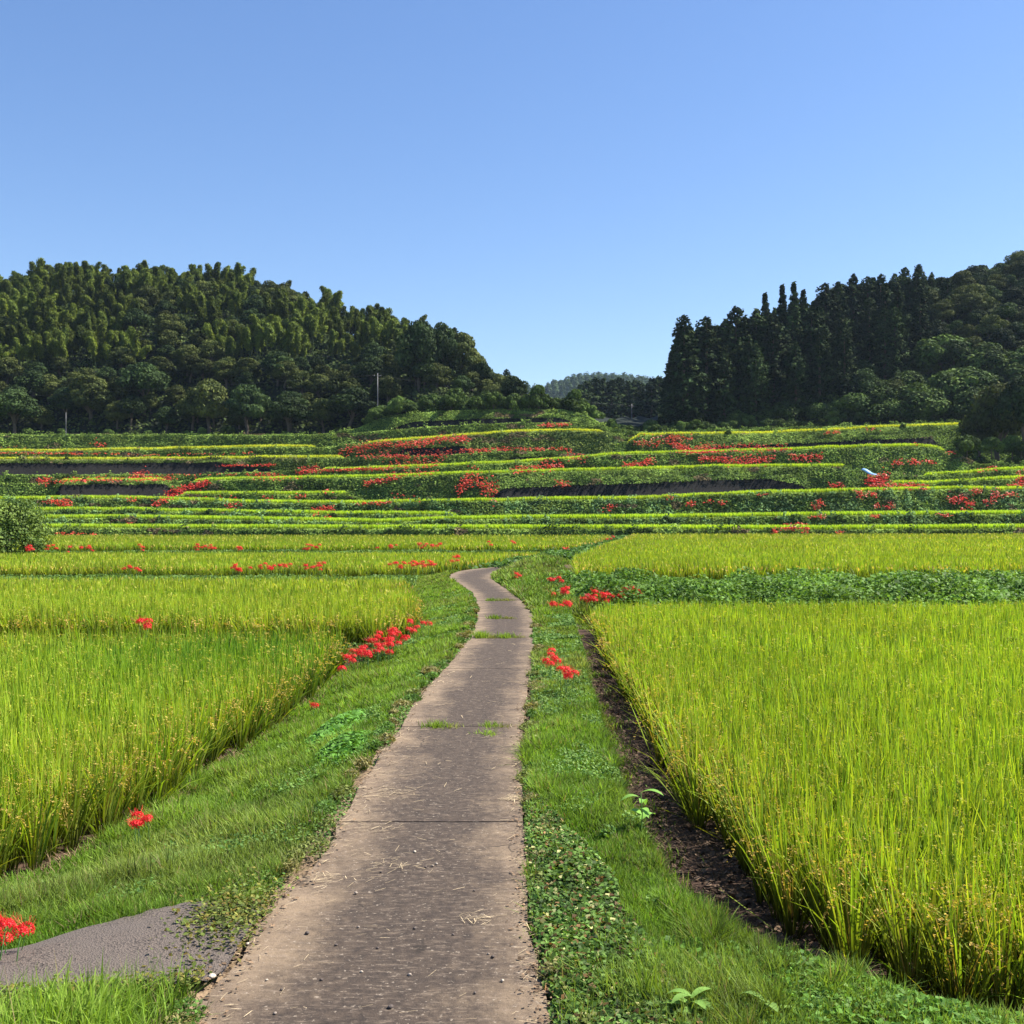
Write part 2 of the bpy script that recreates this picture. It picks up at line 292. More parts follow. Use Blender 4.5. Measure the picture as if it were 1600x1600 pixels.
# ------------------------------------------------------------------ path
def path_mat():
    m, t, p, out = mat_base('path_concrete'); N = t.nodes; L = t.links
    uv = N.new('ShaderNodeAttribute'); uv.attribute_name = 'Col'       # r = across 0..1, g = along
    sep = N.new('ShaderNodeSeparateColor'); L.new(uv.outputs['Color'], sep.inputs[0])
    g = N.new('ShaderNodeNewGeometry')
    def noise(s, det=6, rough=.65, scl=None):
        n = N.new('ShaderNodeTexNoise'); n.inputs['Scale'].default_value = s; n.inputs['Detail'].default_value = det; n.inputs['Roughness'].default_value = rough
        if scl:
            mp = N.new('ShaderNodeMapping'); mp.inputs['Scale'].default_value = scl; L.new(g.outputs['Position'], mp.inputs[0]); L.new(mp.outputs[0], n.inputs['Vector'])
        else: L.new(g.outputs['Position'], n.inputs['Vector'])
        return n.outputs[0]
    def math_(op, a, b=None, clamp=False):
        n = N.new('ShaderNodeMath'); n.operation = op; n.use_clamp = clamp
        for k, v in ((0, a), (1, b)):
            if v is None: continue
            if isinstance(v, (int, float)): n.inputs[k].default_value = v
            else: L.new(v, n.inputs[k])
        return n.outputs[0]
    def ramp(x, a, b, lo=0, hi=1):
        n = N.new('ShaderNodeMapRange'); n.inputs[1].default_value = a; n.inputs[2].default_value = b; n.inputs[3].default_value = lo; n.inputs[4].default_value = hi; L.new(x, n.inputs[0]); return n.outputs[0]
    def mixc(f, a, b):
        n = N.new('ShaderNodeMix'); n.data_type = 'RGBA'; L.new(f, n.inputs[0])
        for k, v in ((6, a), (7, b)):
            if isinstance(v, tuple): n.inputs[k].default_value = (*v, 1)
            else: L.new(v, n.inputs[k])
        return n.outputs[2]
    u = sep.outputs[0]
    cen = math_('ABSOLUTE', math_('SUBTRACT', u, .54)); cen = ramp(cen, .12, .47, 1, 0)
    big = ramp(noise(1.1, 6, .7), .34, .66); mid_ = ramp(noise(4.5, 7, .75), .36, .64)
    dark = ramp(math_('ADD', math_('ADD', math_('MULTIPLY', cen, .95), math_('MULTIPLY', big, .55)), math_('MULTIPLY', mid_, .35)), .40, 1.22)
    fine = ramp(noise(16, 8, .8, (1, .7, 1)), .42, .58)
    base = mixc(ramp(noise(2.2, 6, .7), .3, .7), (.26, .190, .122), (.155, .112, .078))
    base = mixc(math_('MULTIPLY', ramp(noise(24, 6, .85), .48, .66), .45), base, (.16, .115, .085))
    c = mixc(dark, base, (.078, .058, .044))
    c = mixc(math_('MULTIPLY', math_('MULTIPLY', fine, dark), .7), c, (.038, .030, .026))
    streak = ramp(noise(13, 7, .8, (.7, 2.6, 1)), .52, .64)
    c = mixc(math_('MULTIPLY', streak, .5), c, (.27, .205, .15))
    sp = ramp(noise(60, 3, .6), .62, .72)
    c = mixc(math_('MULTIPLY', sp, .6), c, (.03, .025, .022))
    sp2 = ramp(noise(38, 3, .6, (1, 1, 1.7)), .62, .70)
    c = mixc(math_('MULTIPLY', sp2, .6), c, (.38, .31, .235))
    vo = N.new('ShaderNodeTexVoronoi'); vo.feature = 'DISTANCE_TO_EDGE'; vo.inputs['Scale'].default_value = .75; nd = N.new('ShaderNodeTexNoise'); nd.inputs['Scale'].default_value = 3; nd.inputs['Detail'].default_value = 6
    L.new(g.outputs['Position'], nd.inputs['Vector']); ad = N.new('ShaderNodeVectorMath'); ad.operation = 'MULTIPLY_ADD'; L.new(nd.outputs['Color'], ad.inputs[0]); ad.inputs[1].default_value = (.45, .45, 0); L.new(g.outputs['Position'], ad.inputs[2]); L.new(ad.outputs[0], vo.inputs['Vector'])
    ck = math_('MULTIPLY', ramp(vo.outputs['Distance'], .003, .009, 1, 0), ramp(noise(.8, 3), .5, .6)); c = mixc(math_('MULTIPLY', ck, .75), c, (.03, .024, .02))
    L.new(c, p.inputs['Base Color']); p.inputs['Roughness'].default_value = .9; p.inputs['Specular IOR Level'].default_value = .15
    b = N.new('ShaderNodeBump'); b.inputs['Strength'].default_value = .7; b.inputs['Distance'].default_value = .012
    hsum = math_('ADD', noise(40, 6, .8), math_('MULTIPLY', noise(6, 5), 1.5)); L.new(hsum, b.inputs['Height']); L.new(b.outputs[0], p.inputs['Normal'])
    return m
M_path = path_mat()
gP = Geo(); joints = [-6, 4.2, 8.4, 12.45, 17.6, 22.6, 27.4, 34.2, 40, 46, 52, 58, 65]
nu = 15
for a, b in zip(joints[:-1], joints[1:]):
    ys = np.linspace(a + .012, b - .012, max(6, int((b - a) / .35)))
    l = interp(ys, PL) + .10 * (fnoise(ys * 3, ys * 0, 21) - .5); r = interp(ys, PR) + .08 * (fnoise(ys * 3, ys * 0 + 9, 22) - .5)
    us = np.linspace(0, 1, nu); XX = l[:, None] * (1 - us) + r[:, None] * us; YY = ys[:, None] * np.ones(nu)
    ZP = .004 + .012 * fnoise(XX * 1.2, YY * 1.2, 31) * np.ones_like(XX)
    cc = np.stack([np.broadcast_to(us, XX.shape), (YY - a) / (b - a), XX * 0], -1)
    top = np.stack([XX, YY, ZP], -1); n_, m__ = XX.shape
    gi = np.arange(n_ * m__).reshape(n_, m__)
    gP.add(top, np.stack([gi[:-1, :-1], gi[:-1, 1:], gi[1:, 1:], gi[1:, :-1]], -1), cc.reshape(-1, 3))
    ring = np.concatenate([gi[0, :], gi[1:, -1], gi[-1, -2::-1], gi[-2:0:-1, 0]])
    tp = top.reshape(-1, 3)[ring]; bt = tp - np.array([0, 0, .09]); k = len(ring); j = np.arange(k)
    gP.add(np.concatenate([tp, bt]), np.stack([j, j + k, (j + 1) % k + k, (j + 1) % k], -1), np.concatenate([cc.reshape(-1, 3)[ring]] * 2))
tag(gP.build('path', M_path), 'narrow weathered concrete farm path winding away between paddies', 'path', kind='structure')

# side track at the lower left
def asphalt_mat():
    m, t, p, out = mat_base('worn_asphalt'); N = t.nodes; L = t.links
    g = N.new('ShaderNodeNewGeometry'); v = N.new('ShaderNodeTexVoronoi'); v.inputs['Scale'].default_value = 95; L.new(g.outputs['Position'], v.inputs['Vector'])
    n = N.new('ShaderNodeTexNoise'); n.inputs['Scale'].default_value = 3.5; n.inputs['Detail'].default_value = 6; L.new(g.outputs['Position'], n.inputs['Vector'])
    r = N.new('ShaderNodeValToRGB'); r.color_ramp.elements[0].color = (.022, .016, .012, 1); r.color_ramp.elements[1].color = (.115, .088, .068, 1); r.color_ramp.elements[0].position = .1; r.color_ramp.elements[1].position = .55
    L.new(v.outputs['Color'], r.inputs[0])
    mx = N.new('ShaderNodeMix'); mx.data_type = 'RGBA'; mr = N.new('ShaderNodeMapRange'); mr.inputs[1].default_value = .42; mr.inputs[2].default_value = .62; L.new(n.outputs[0], mr.inputs[0]); L.new(mr.outputs[0], mx.inputs[0])
    L.new(r.outputs[0], mx.inputs[6]); mx.inputs[7].default_value = (.10, .078, .062, 1); L.new(mx.outputs[2], p.inputs['Base Color']); p.inputs['Roughness'].default_value = .85
    b = N.new('ShaderNodeBump'); b.inputs['Strength'].default_value = .8; b.inputs['Distance'].default_value = .008; L.new(v.outputs['Distance'], b.inputs['Height']); L.new(b.outputs[0], p.inputs['Normal'])
    return m
def img(px, py, z): d = (CAM - z) * F / (py - HZ); return ((px - 800) / F * d, d)
gS = Geo(); far_e = [(-7.5, 4.55), (-4.5, 5.25), (-2.62, 5.80), (-2.2, 6.25), (-1.9, 6.58), (-1.68, 6.62), (-1.5, 6.55)]
near_e = [(-7.5, 3.2), (-4.5, 4.2), (-2.5, 5.12), (-2.2, 5.2), (-1.9, 5.25), (-1.66, 5.32), (-1.5, 5.4)]
A = np.array(far_e + [(-1.42, 6.45)]); B = np.array(near_e + [(-1.42, 5.5)]); s = np.linspace(0, 1, 60); tt = np.linspace(0, 1, len(A))
Fa = np.stack([np.interp(s, tt, A[:, k]) for k in (0, 1)], -1); Nb = np.stack([np.interp(s, tt, B[:, k]) for k in (0, 1)], -1); Fa[:, 1] += .10 * (fnoise(s * 30, s * 0, 43) - .5); Nb[:, 1] += .2 * (fnoise(s * 22, s * 0 + 4, 44) - .5)
us = np.linspace(0, 1, 14); PT = Fa[:, None] * (1 - us)[None, :, None] + Nb[:, None] * us[None, :, None]
z_ = .012 + .03 * np.sin(us * math.pi)[None] * np.ones((60, 1)) + .015 * fnoise(PT[..., 0] * 3, PT[..., 1] * 3, 41)
z_ = z_ - .012 * smooth((PT[..., 0] + 1.9) / .4)
gi = np.arange(60 * 14).reshape(60, 14)
gS.add(np.concatenate([PT, z_[..., None]], -1), np.stack([gi[:-1, :-1], gi[:-1, 1:], gi[1:, 1:], gi[1:, :-1]], -1), np.array([[.2, .2, .2]]))
e = np.concatenate([PT[:, :1], PT[:, :1]], 1); ez = np.stack([z_[:, 0], z_[:, 0] - .12], -1); gi = np.arange(120).reshape(60, 2)
gS.add(np.concatenate([e, ez[..., None]], -1), np.stack([gi[:-1, 0], gi[:-1, 1], gi[1:, 1], gi[1:, 0]], -1), np.array([[.2, .2, .2]]))
tag(gS.build('side_track', asphalt_mat()), 'grey worn asphalt track joining the path from the left', 'path', kind='structure')

# ------------------------------------------------------------------ rice
def inpoly(x, y, poly):
    P = np.array(poly); c = np.zeros(len(x), bool); j = len(P) - 1
    for i in range(len(P)):
        xi, yi = P[i]; xj, yj = P[j]
        c ^= ((yi > y) != (yj > y)) & (x < (xj - xi) * (y - yi) / (yj - yi + 1e-12) + xi); j = i
    return c
def vis(x, y, m=150): px = 800 + F * x / np.maximum(y, .5); return (px > -m) & (px < 1600 + m)
def polydist(x, y, poly):
    P = np.array(poly); best = np.full(len(x), 1e9)
    for i in range(len(P)):
        a = P[i]; b = P[(i + 1) % len(P)]; ab = b - a; t = np.clip(((x - a[0]) * ab[0] + (y - a[1]) * ab[1]) / (ab @ ab + 1e-9), 0, 1)
        best = np.minimum(best, np.hypot(x - a[0] - t * ab[0], y - a[1] - t * ab[1]))
    return best
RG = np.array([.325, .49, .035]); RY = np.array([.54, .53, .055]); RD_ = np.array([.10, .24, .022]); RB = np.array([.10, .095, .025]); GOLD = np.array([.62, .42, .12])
def rice(name, label, poly, yellow=.0, green=lambda x, y: 0 * x):
    P = np.array(poly); x0, y0 = P.min(0); x1, y1 = P.max(0); g = Geo()
    bands = [(0, 11, .20, .28, 44, .0155, 4), (11, 18, .21, .29, 34, .020, 3), (18, 32, .24, .30, 24, .028, 3), (32, 60, .30, .36, 15, .040, 3), (60, 100, .42, .5, 13, .07, 3), (100, 400, .6, .8, 10, .11, 1)]
    for b0, b1, sx, sy, nl, lw, sg in bands:
        ya = max(y0, b0); yb = min(y1, b1)
        if yb <= ya: continue
        xa = max(x0, -.56 * yb - 2); xb_ = min(x1, .56 * yb + 2)
        gx, gy = np.meshgrid(np.arange(xa, xb_, sx), np.arange(ya, yb, sy)); x = gx.ravel(); y = gy.ravel()
        x = x + rng.normal(0, .15 * sx, len(x)); y = y + rng.normal(0, .15 * sy, len(y))
        k = inpoly(x, y, poly) & vis(x, y); x = x[k]; y = y[k]
        if len(x) == 0: continue
        ed = polydist(x, y, poly); z = ground(x, y) - .02
        ph = .84 * (1 + .10 * (fnoise(x * .7, y * .7, 51) - .5) + .14 * (fnoise(x * 3.1, y * 3.1, 55) - .5)) * (1 - .06 * np.exp(-ed / .3))
        gr = green(x, y); tone = fnoise(x * .25, y * .25, 52)
        i = np.repeat(np.arange(len(x)), nl); n = len(i)
        az = U(0, 2 * math.pi, n); rr = .045 * np.sqrt(U(0, 1, n)) * (1 + sx)
        low = U(0, 1, n) < .3
        base = np.stack([x[i] + rr * np.cos(az), y[i] + rr * np.sin(az), z[i]], -1)
        H = ph[i] * np.where(low, U(.45, .8, n), U(.85, 1.14, n))
        spread = (.12 + .09 * np.exp(-ed[i] / .25)) * np.where(low, 1.8, 1)
        lean = np.abs(rng.normal(0, 1, n)) * spread; droop = np.where(U(0, 1, n) < .3, U(.15, .5, n), U(0, .1, n)) * np.where(low, 1.3, 1)
        yv = np.clip(rng.normal(.25 + yellow, .25, n) + (tone[i] - .5) * .5 - gr[i] * .5, 0, 1)[:, None]
        c1 = RG * (1 - yv) + RY * yv; dk = np.clip(rng.normal(.15, .3, n) + gr[i] * .65, 0, 1)[:, None]; c1 = c1 * (1 - dk) + RD_ * dk
        c1 = c1 * U(.5, 1.4, n)[:, None]; c0 = RB * U(.4, 1.2, n)[:, None] * .7 + c1 * .08  # blade feet: brown stems, darkened further to paint in the stand's own shade
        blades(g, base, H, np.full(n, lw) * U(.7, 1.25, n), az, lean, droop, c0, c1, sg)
        # panicles
        npn = {44: 12, 34: 9, 24: 6, 15: 4, 13: 3, 10: 2}[nl]; i = np.repeat(np.arange(len(x)), npn)
        pe = np.exp(-ed[i] / .5); keep = U(0, 1, len(i)) < .14 + .86 * pe + yellow * .3; i = i[keep]; pe = pe[keep]; n = len(i)
        if n == 0: continue
        az = U(0, 2 * math.pi, n); hh = ph[i] * (U(.74, .95, n) - .14 * pe); L = U(.13, .2, n) * (1 + .25 * pe)
        out = U(.03, .14, n) + .08 * pe
        bx = x[i] + out * np.cos(az); by = y[i] + out * np.sin(az); bz = z[i] + hh
        gc = GOLD * (.45 + .55 * pe + yellow * .3)[:, None] * U(.7, 1.15, n)[:, None] + RG * (.5 * (1 - pe))[:, None]
        if nl >= 24:
            ng = {44: 16, 34: 10, 24: 6}[nl]; gs = {44: .014, 34: .020, 24: .036}[nl]
            sN = np.tile(np.linspace(.05, 1, ng), n); j = np.repeat(np.arange(n), ng); m = len(j)
            hx = L[j] * .75 * sN ** .8; hz = L[j] * (.45 * sN - 1.0 * sN ** 2)
            pos = np.stack([bx[j] + hx * np.cos(az[j]), by[j] + hx * np.sin(az[j]), bz[j] + hz], -1) + rng.normal(0, .007, (m, 3))
            cards(g, pos, rng.normal(0, 1, (m, 3)), gs * U(.7, 1.3, m), gc[j] * U(.8, 1.15, m)[:, None], 2.2, up=np.array([[1., 0, 0]]))
            blades(g, np.stack([x[i] + .02 * np.cos(az), y[i] + .02 * np.sin(az), z[i] + hh * .3], -1), hh * .72, np.full(n, .004 + lw * .1), az, out / hh, np.full(n, .03), gc * .6, gc * .8, 2, 'const')
        else:
            ps = {15: .10, 13: .16, 10: .22}[nl]
            cards(g, np.stack([bx, by, bz], -1), np.stack([rng.normal(0, 1, n), rng.normal(-.5, 1, n), rng.normal(.3, .4, n)], -1), ps * U(.7, 1.2, n), gc, 2.2, up=np.array([[0., 0, 1.]]))
    o = g.build(name, M_rice); tag(o, label, 'rice field', kind='stuff'); return o
R1 = [(x, y) for y, x in XR] + [(30, 30), (30, 5.0), (6, 5.4), (3.2, 5.75)]
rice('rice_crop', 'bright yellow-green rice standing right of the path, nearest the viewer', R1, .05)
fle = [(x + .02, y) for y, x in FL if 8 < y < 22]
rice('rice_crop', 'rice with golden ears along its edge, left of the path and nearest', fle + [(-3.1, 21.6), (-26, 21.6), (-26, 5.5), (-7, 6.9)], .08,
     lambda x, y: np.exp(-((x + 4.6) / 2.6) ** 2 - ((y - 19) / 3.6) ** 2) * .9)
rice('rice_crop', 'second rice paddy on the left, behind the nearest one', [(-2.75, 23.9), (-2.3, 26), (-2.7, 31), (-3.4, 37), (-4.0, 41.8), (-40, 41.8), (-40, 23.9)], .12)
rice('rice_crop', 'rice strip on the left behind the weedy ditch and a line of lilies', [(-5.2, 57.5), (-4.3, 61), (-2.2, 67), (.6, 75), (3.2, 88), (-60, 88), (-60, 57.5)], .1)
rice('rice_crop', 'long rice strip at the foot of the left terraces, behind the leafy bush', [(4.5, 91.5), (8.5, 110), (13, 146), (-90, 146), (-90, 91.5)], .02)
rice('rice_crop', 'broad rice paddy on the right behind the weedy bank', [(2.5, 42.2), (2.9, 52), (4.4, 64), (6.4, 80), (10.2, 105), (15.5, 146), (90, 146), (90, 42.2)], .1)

# rice on the raised terraces: strips just behind each lip
def terrace_rice(name, label, i, ranges, yellow, back=.35, depth=4.5, h=.9):
    g = Geo()
    for a, b in ranges:
        Lm = (b - a) / F * TD[i]; n = int(Lm * depth * 26); px = U(a, b, n); s = U(0, 1, n) ** 1.4 * depth
        d = TD[i] + off(px) + back + s; x = (px - 800) / F * d; Z = tz(px)[i + 1]
        hh = h * U(.8, 1.1, n) * smooth((px - a) / 12) ** .5 * smooth((b - px) / 12) ** .5 + .02
        yv = np.clip(rng.normal(yellow, .2, n), 0, 1.0)[:, None]; c = RG * (1 - yv) + RY * 1.05 * yv; c = c * U(.75, 1.15, n)[:, None]
        az = U(0, 6.28, n)
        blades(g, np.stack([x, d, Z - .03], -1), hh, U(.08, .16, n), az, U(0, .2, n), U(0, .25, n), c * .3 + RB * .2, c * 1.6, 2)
    tag(g.build(name, M_rice), label, 'rice field', kind='stuff')
TR = [
 (0, [(-150, 1750)], .15, 'lowest raised rice terrace, a long green strip across the whole valley'),
 (1, [(-150, 1750)], .15, 'second raised rice terrace, a thin strip above the lowest one'),
 (2, [(-150, 720)], .15, 'thin rice terrace on the left between two banks of pale weeds'),
 (3, [(-150, 1750)], .25, 'rice terrace at the foot of the dark retaining walls'),
 (4, [(280, 550), (1390, 1750)], .25, 'short rice terraces beside the red lily slope'),
 (5, [(90, 262), (300, 1325), (1440, 1750)], .25, 'rice terrace along the top of the two dark walls'),
 (6, [(500, 1480)], .3, 'rice terrace across the middle of the slope under the lily bank'),
 (7, [(-150, 540)], .75, 'yellow rice strip above the dark hedge on the left'),
 (8, [(-150, 497), (565, 945), (975, 1650)], .85, 'ripe yellow rice on the highest terrace below the woods'),
]
for i, rg_, ye, lb in TR: terrace_rice('terrace_rice', lb, i, rg_, ye)

# ------------------------------------------------------------------ verge grass, weeds, ground cover
GA = np.array([.10, .225, .02]); GB_ = np.array([.25, .37, .05]); GC = np.array([.27, .28, .09]); STRAW = np.array([.42, .32, .16])
def scatter_grass(g, x, y, hmul=1.0, wm=1.0, bend=.35):
    n = len(x); d = y; z = ground(x, y) - .008
    pn = fnoise(x * 1.6, y * 1.0, 61); p2 = fnoise(x * .5 + 7, y * .35, 62); p3 = fnoise(x * 3, y * 2, 63)
    H = (.04 + .15 * pn ** 1.3 * U(.5, 1.6, n)) * hmul * (1 + .5 * (p3 > .6)); W = np.maximum(.0055, d * .00095) * U(.7, 1.3, n) * wm
    c1 = GA * (1 - pn)[:, None] + GB_ * pn[:, None]; m = np.clip(p2 * 2.2 - .95, 0, 1)[:, None]; c1 = c1 * (1 - m * .6) + GC * m * .6
    c1 = c1 * U(.4, 1.55, n)[:, None]; st = U(0, 1, n) < .035 + .05 * (p3 > .62); c1[st] = STRAW * U(.6, 1, st.sum())[:, None]
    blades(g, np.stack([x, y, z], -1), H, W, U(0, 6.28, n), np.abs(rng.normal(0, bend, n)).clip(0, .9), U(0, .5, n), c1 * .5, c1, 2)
def region(n, y0, y1, lo, hi, power=1.0):
    """points with density falling with distance; lo/hi = edge functions"""
    y = np.exp(U(math.log(y0), math.log(y1), n)); a = lo(y); b = hi(y); x = a + (b - a) * U(0, 1, n); return x, y
g = Geo()
fPL = lambda y: interp(y, PL); fPR = lambda y: interp(y, PR); fFL = lambda y: interp(y, FL); fDL = lambda y: interp(y, DL)
x, y = region(300000, 5.3, 58, lambda y: np.maximum(fFL(y) - .05, -.5 * y), lambda y: fPL(y) + .05 * np.sin(y * 3) - .02)
ragged = fnoise(x * 3, y * 2.2, 71); dist = fPL(y) - x; k = (dist > .32 * ragged - .06) & (U(0, 1, len(x)) < np.clip((x - fFL(y) + .1) * 3.5, .15, 1))
# keep the side track clear
def on_track(x, y): return (y > np.interp(x, B[:, 0], B[:, 1]) - .02) & (y < np.interp(x, A[:, 0], A[:, 1]) - .03) & (x < -1.40)
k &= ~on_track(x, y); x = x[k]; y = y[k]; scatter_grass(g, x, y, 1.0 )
tag(g.build('verge_grass', M_grass), 'green grass slope between the path and the left paddies', 'grass', kind='stuff')
g = Geo()
x, y = region(190000, 4.4, 60, lambda y: fPR(y) - .03, lambda y: np.where(y < 30, np.minimum(fDL(y) + .05, .5 * y), fPR(y) + 2.2))
dist = x - fPR(y); ragged = fnoise(x * 3, y * 2.2, 72); k = (dist > .28 * ragged - .08)
thin = (y < 7.5) & (dist < .5) & (U(0, 1, len(x)) < .75); k &= ~thin
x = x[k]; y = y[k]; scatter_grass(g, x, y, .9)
x, y = region(40000, 3.9, 5.5, lambda y: fPR(y) + .3, lambda y: np.minimum(.5 * y + .2, 3.0 - (y - 4.6) * 1.5)); k = (U(0, 1, len(x)) < .6); scatter_grass(g, x[k], y[k], .9, bend=.5)
tag(g.build('verge_grass', M_grass), 'green grass strip between the path and the right-hand ditch', 'grass', kind='stuff')
# tall grass in the lower left corner
g = Geo(); x = U(-3.4, -1.5, 9000); y = U(3.9, 5.25, 9000); nearE = np.interp(x, B[:, 0], B[:, 1])
k = (y < nearE - .05 + .12 * (fnoise(x * 4, y * 4, 73) - .3)) & (U(0, 1, 9000) < .35 + fnoise(x * 2.5, y * 2.5, 74) * .8); x = x[k]; y = y[k]; scatter_grass(g, x, y, 1.9)
n = 1300; cx_ = rng.choice([-2.25, -2.05, -1.85, -1.75, -2.5, -1.95], n) + rng.normal(0, .05, n); cy_ = 4.72 + rng.normal(0, .09, n); c1 = GB_ * U(.6, 1.2, n)[:, None]
blades(g, np.stack([cx_, cy_, np.full(n, -.06)], -1), U(.18, .40, n), U(.007, .012, n), U(0, 6.28, n), np.abs(rng.normal(0, .25, n)), U(0, .6, n), c1 * .6, c1, 4)
tag(g.build('corner_grass', M_grass), 'long green grass tufts in the near left corner by the side track', 'grass', kind='stuff')

def leafy(g, x, y, hfun, size, c, up=1.0, asp=1.3):
    n = len(x); z = ground(x, y) + hfun * U(0, 1, n) ** .6
    N = np.stack([rng.normal(0, .6, n), rng.normal(-.1, .6, n), np.abs(rng.normal(up, .4, n))], -1)
    cards(g, np.stack([x, y, z], -1), N, size, c, asp)
# ivy-like ground cover on the right edge
g = Geo(); n = 52000; y = np.exp(U(math.log(4.0), math.log(9.5), n)); x = fPR(y) - .05 + np.abs(U(0, 1, n)) * (.55 + .25 * fnoise(y, y * 0, 75)) * np.clip((10 - y) / 4, .2, 1)
k = (x - fPR(y) > .18 * fnoise(x * 5, y * 5, 76) - .09); x = x[k]; y = y[k]; n = len(x)
cv = fnoise(x * 4, y * 4, 77)[:, None]; c = np.array([.045, .10, .02]) * (1 - cv) + np.array([.16, .27, .05]) * cv; c = c * U(.5, 1.4, n)[:, None]
br = U(0, 1, n) < .10; c[br] = np.array([.22, .12, .05]) * U(.5, 1.2, br.sum())[:, None]; ye = U(0, 1, n) < .05; c[ye] = np.array([.5, .48, .2])
leafy(g, x, y, .09 * np.clip((x - fPR(y) + .1) * 6, .25, 1), U(.018, .040, n), c * U(.4, 1.5, n)[:, None])
n = 30000; y = U(3.7, 5.9, n); x = U(.4, 3.1, n); k = y < np.interp(x, [.4, 1.3, 2, 3], [6, 5.75, 5.5, 5.3]); x = x[k]; y = y[k]; n = len(x); cv = fnoise(x * 3, y * 3, 78)[:, None]; c = (np.array([.06, .14, .025]) * (1 - cv) + np.array([.17, .33, .05]) * cv) * U(.6, 1.3, n)[:, None]
leafy(g, x, y, .08, U(.018, .04, n), c)
tag(g.build('ground_cover', M_weed), 'low small-leaved creeper along the right edge of the path', 'ground cover', kind='stuff')
# small-leaf weeds scattered in both verges
g = Geo()
for (lo, hi, n, y0, y1) in ((lambda y: np.maximum(fFL(y) + .4, -.5 * y), lambda y: fPL(y) + .02, 60000, 6.8, 40), (fPR, lambda y: np.minimum(fDL(y) + .1, 3), 45000, 5, 28)):
    x, y = region(n, y0, y1, lo, hi); k = (fnoise(x * 2, y * 1.2, 79) > .52) & ~on_track(x, y); x = x[k]; y = y[k]; m = len(x)
    cv = U(0, 1, m)[:, None]; c = (np.array([.07, .17, .03]) * (1 - cv) + np.array([.20, .30, .07]) * cv) * U(.7, 1.2, m)[:, None]
    leafy(g, x, y, .09, np.maximum(.022, y * .0022) * U(.7, 1.3, m), c)
m = 5200; x = np.concatenate([rng.normal(-1.58, .13, 2600), U(-3.3, -1.5, 2600)]); y = np.concatenate([rng.normal(6.3, .28, 2600), np.interp(x[2600:], B[:, 0], B[:, 1]) + rng.normal(.02, .07, 2600)]); k = x < fPL(y) + .04; x = x[k]; y = y[k]; m = len(x)
cards(g, np.stack([x, y, .02 + U(0, .05, m)], -1), np.stack([rng.normal(0, .5, m), rng.normal(0, .5, m), np.ones(m)], -1), U(.014, .03, m), (np.array([.13, .17, .035]) * U(.4, 1.5, m)[:, None]) + np.array([.1, .04, .01]) * (U(0, 1, m) < .3)[:, None], 1.6)
for cx0, cy0, rx, ry in ((-2.1, 13.2, .35, 1.6), (-1.75, 11.6, .3, .9)):
    m = 5000; a = U(0, 6.28, m); r = np.sqrt(U(0, 1, m)); x = cx0 + rx * r * np.cos(a); y = cy0 + ry * r * np.sin(a)
    leafy(g, x, y, .22 * (1 - r * .7), U(.04, .07, m), np.array([.13, .29, .045]) * U(.5, 1.3, m)[:, None])
for sd_ in (-1, 1):
    yy = 4.6
    while yy < 34:
        e_ = float(fPL(yy)) if sd_ < 0 else float(fPR(yy)); r_ = random.uniform(.06, .19); cx0 = e_ + sd_ * random.uniform(.05, .2); m = int(500 * r_ / .2)
        if not (sd_ < 0 and 5.1 < yy < 6.9):
            a = U(0, 6.28, m); q = np.sqrt(U(0, 1, m)); x = cx0 + r_ * q * np.cos(a) * .8; y = yy + r_ * 1.6 * q * np.sin(a); oc = [np.array([.17, .20, .05]), np.array([.10, .19, .035]), np.array([.22, .20, .075])][random.randrange(3)]
            cards(g, np.stack([x, y, .015 + .07 * (1 - q ** 2) * U(0, 1, m)], -1), np.stack([rng.normal(0, .6, m), rng.normal(0, .6, m), np.ones(m)], -1), max(.018, yy * .0022) * U(.7, 1.5, m), oc * U(.4, 1.5, m)[:, None], 1.8)
            blades(g, np.stack([x[:m // 4], y[:m // 4], np.zeros(m // 4)], -1), U(.05, .13, m // 4), np.full(m // 4, max(.004, yy * .0008)), U(0, 6.28, m // 4), np.abs(rng.normal(0, .6, m // 4)).clip(0, .9), U(0, .5, m // 4), np.repeat(oc[None] * .5, m // 4, 0), np.repeat(oc[None] * 1.2, m // 4, 0), 2)
        yy += random.uniform(.15, .6) * (1 + yy / 25)
tag(g.build('verge_weeds', M_weed), 'small leafy weeds growing among the verge grass', 'weeds', kind='stuff')
n = 9000; y = np.exp(U(math.log(5.6), math.log(28), n)); x = fDL(y) + .1 + np.abs(rng.normal(0, .16, n)); k = fnoise(x * 3, y * 1.5, 87) > .5; g = Geo(); scatter_grass(g, x[k], y[k], .8, bend=.5)
tag(g.build('ditch_grass', M_grass), 'thin grass creeping down the side of the dry ditch', 'grass', kind='stuff')
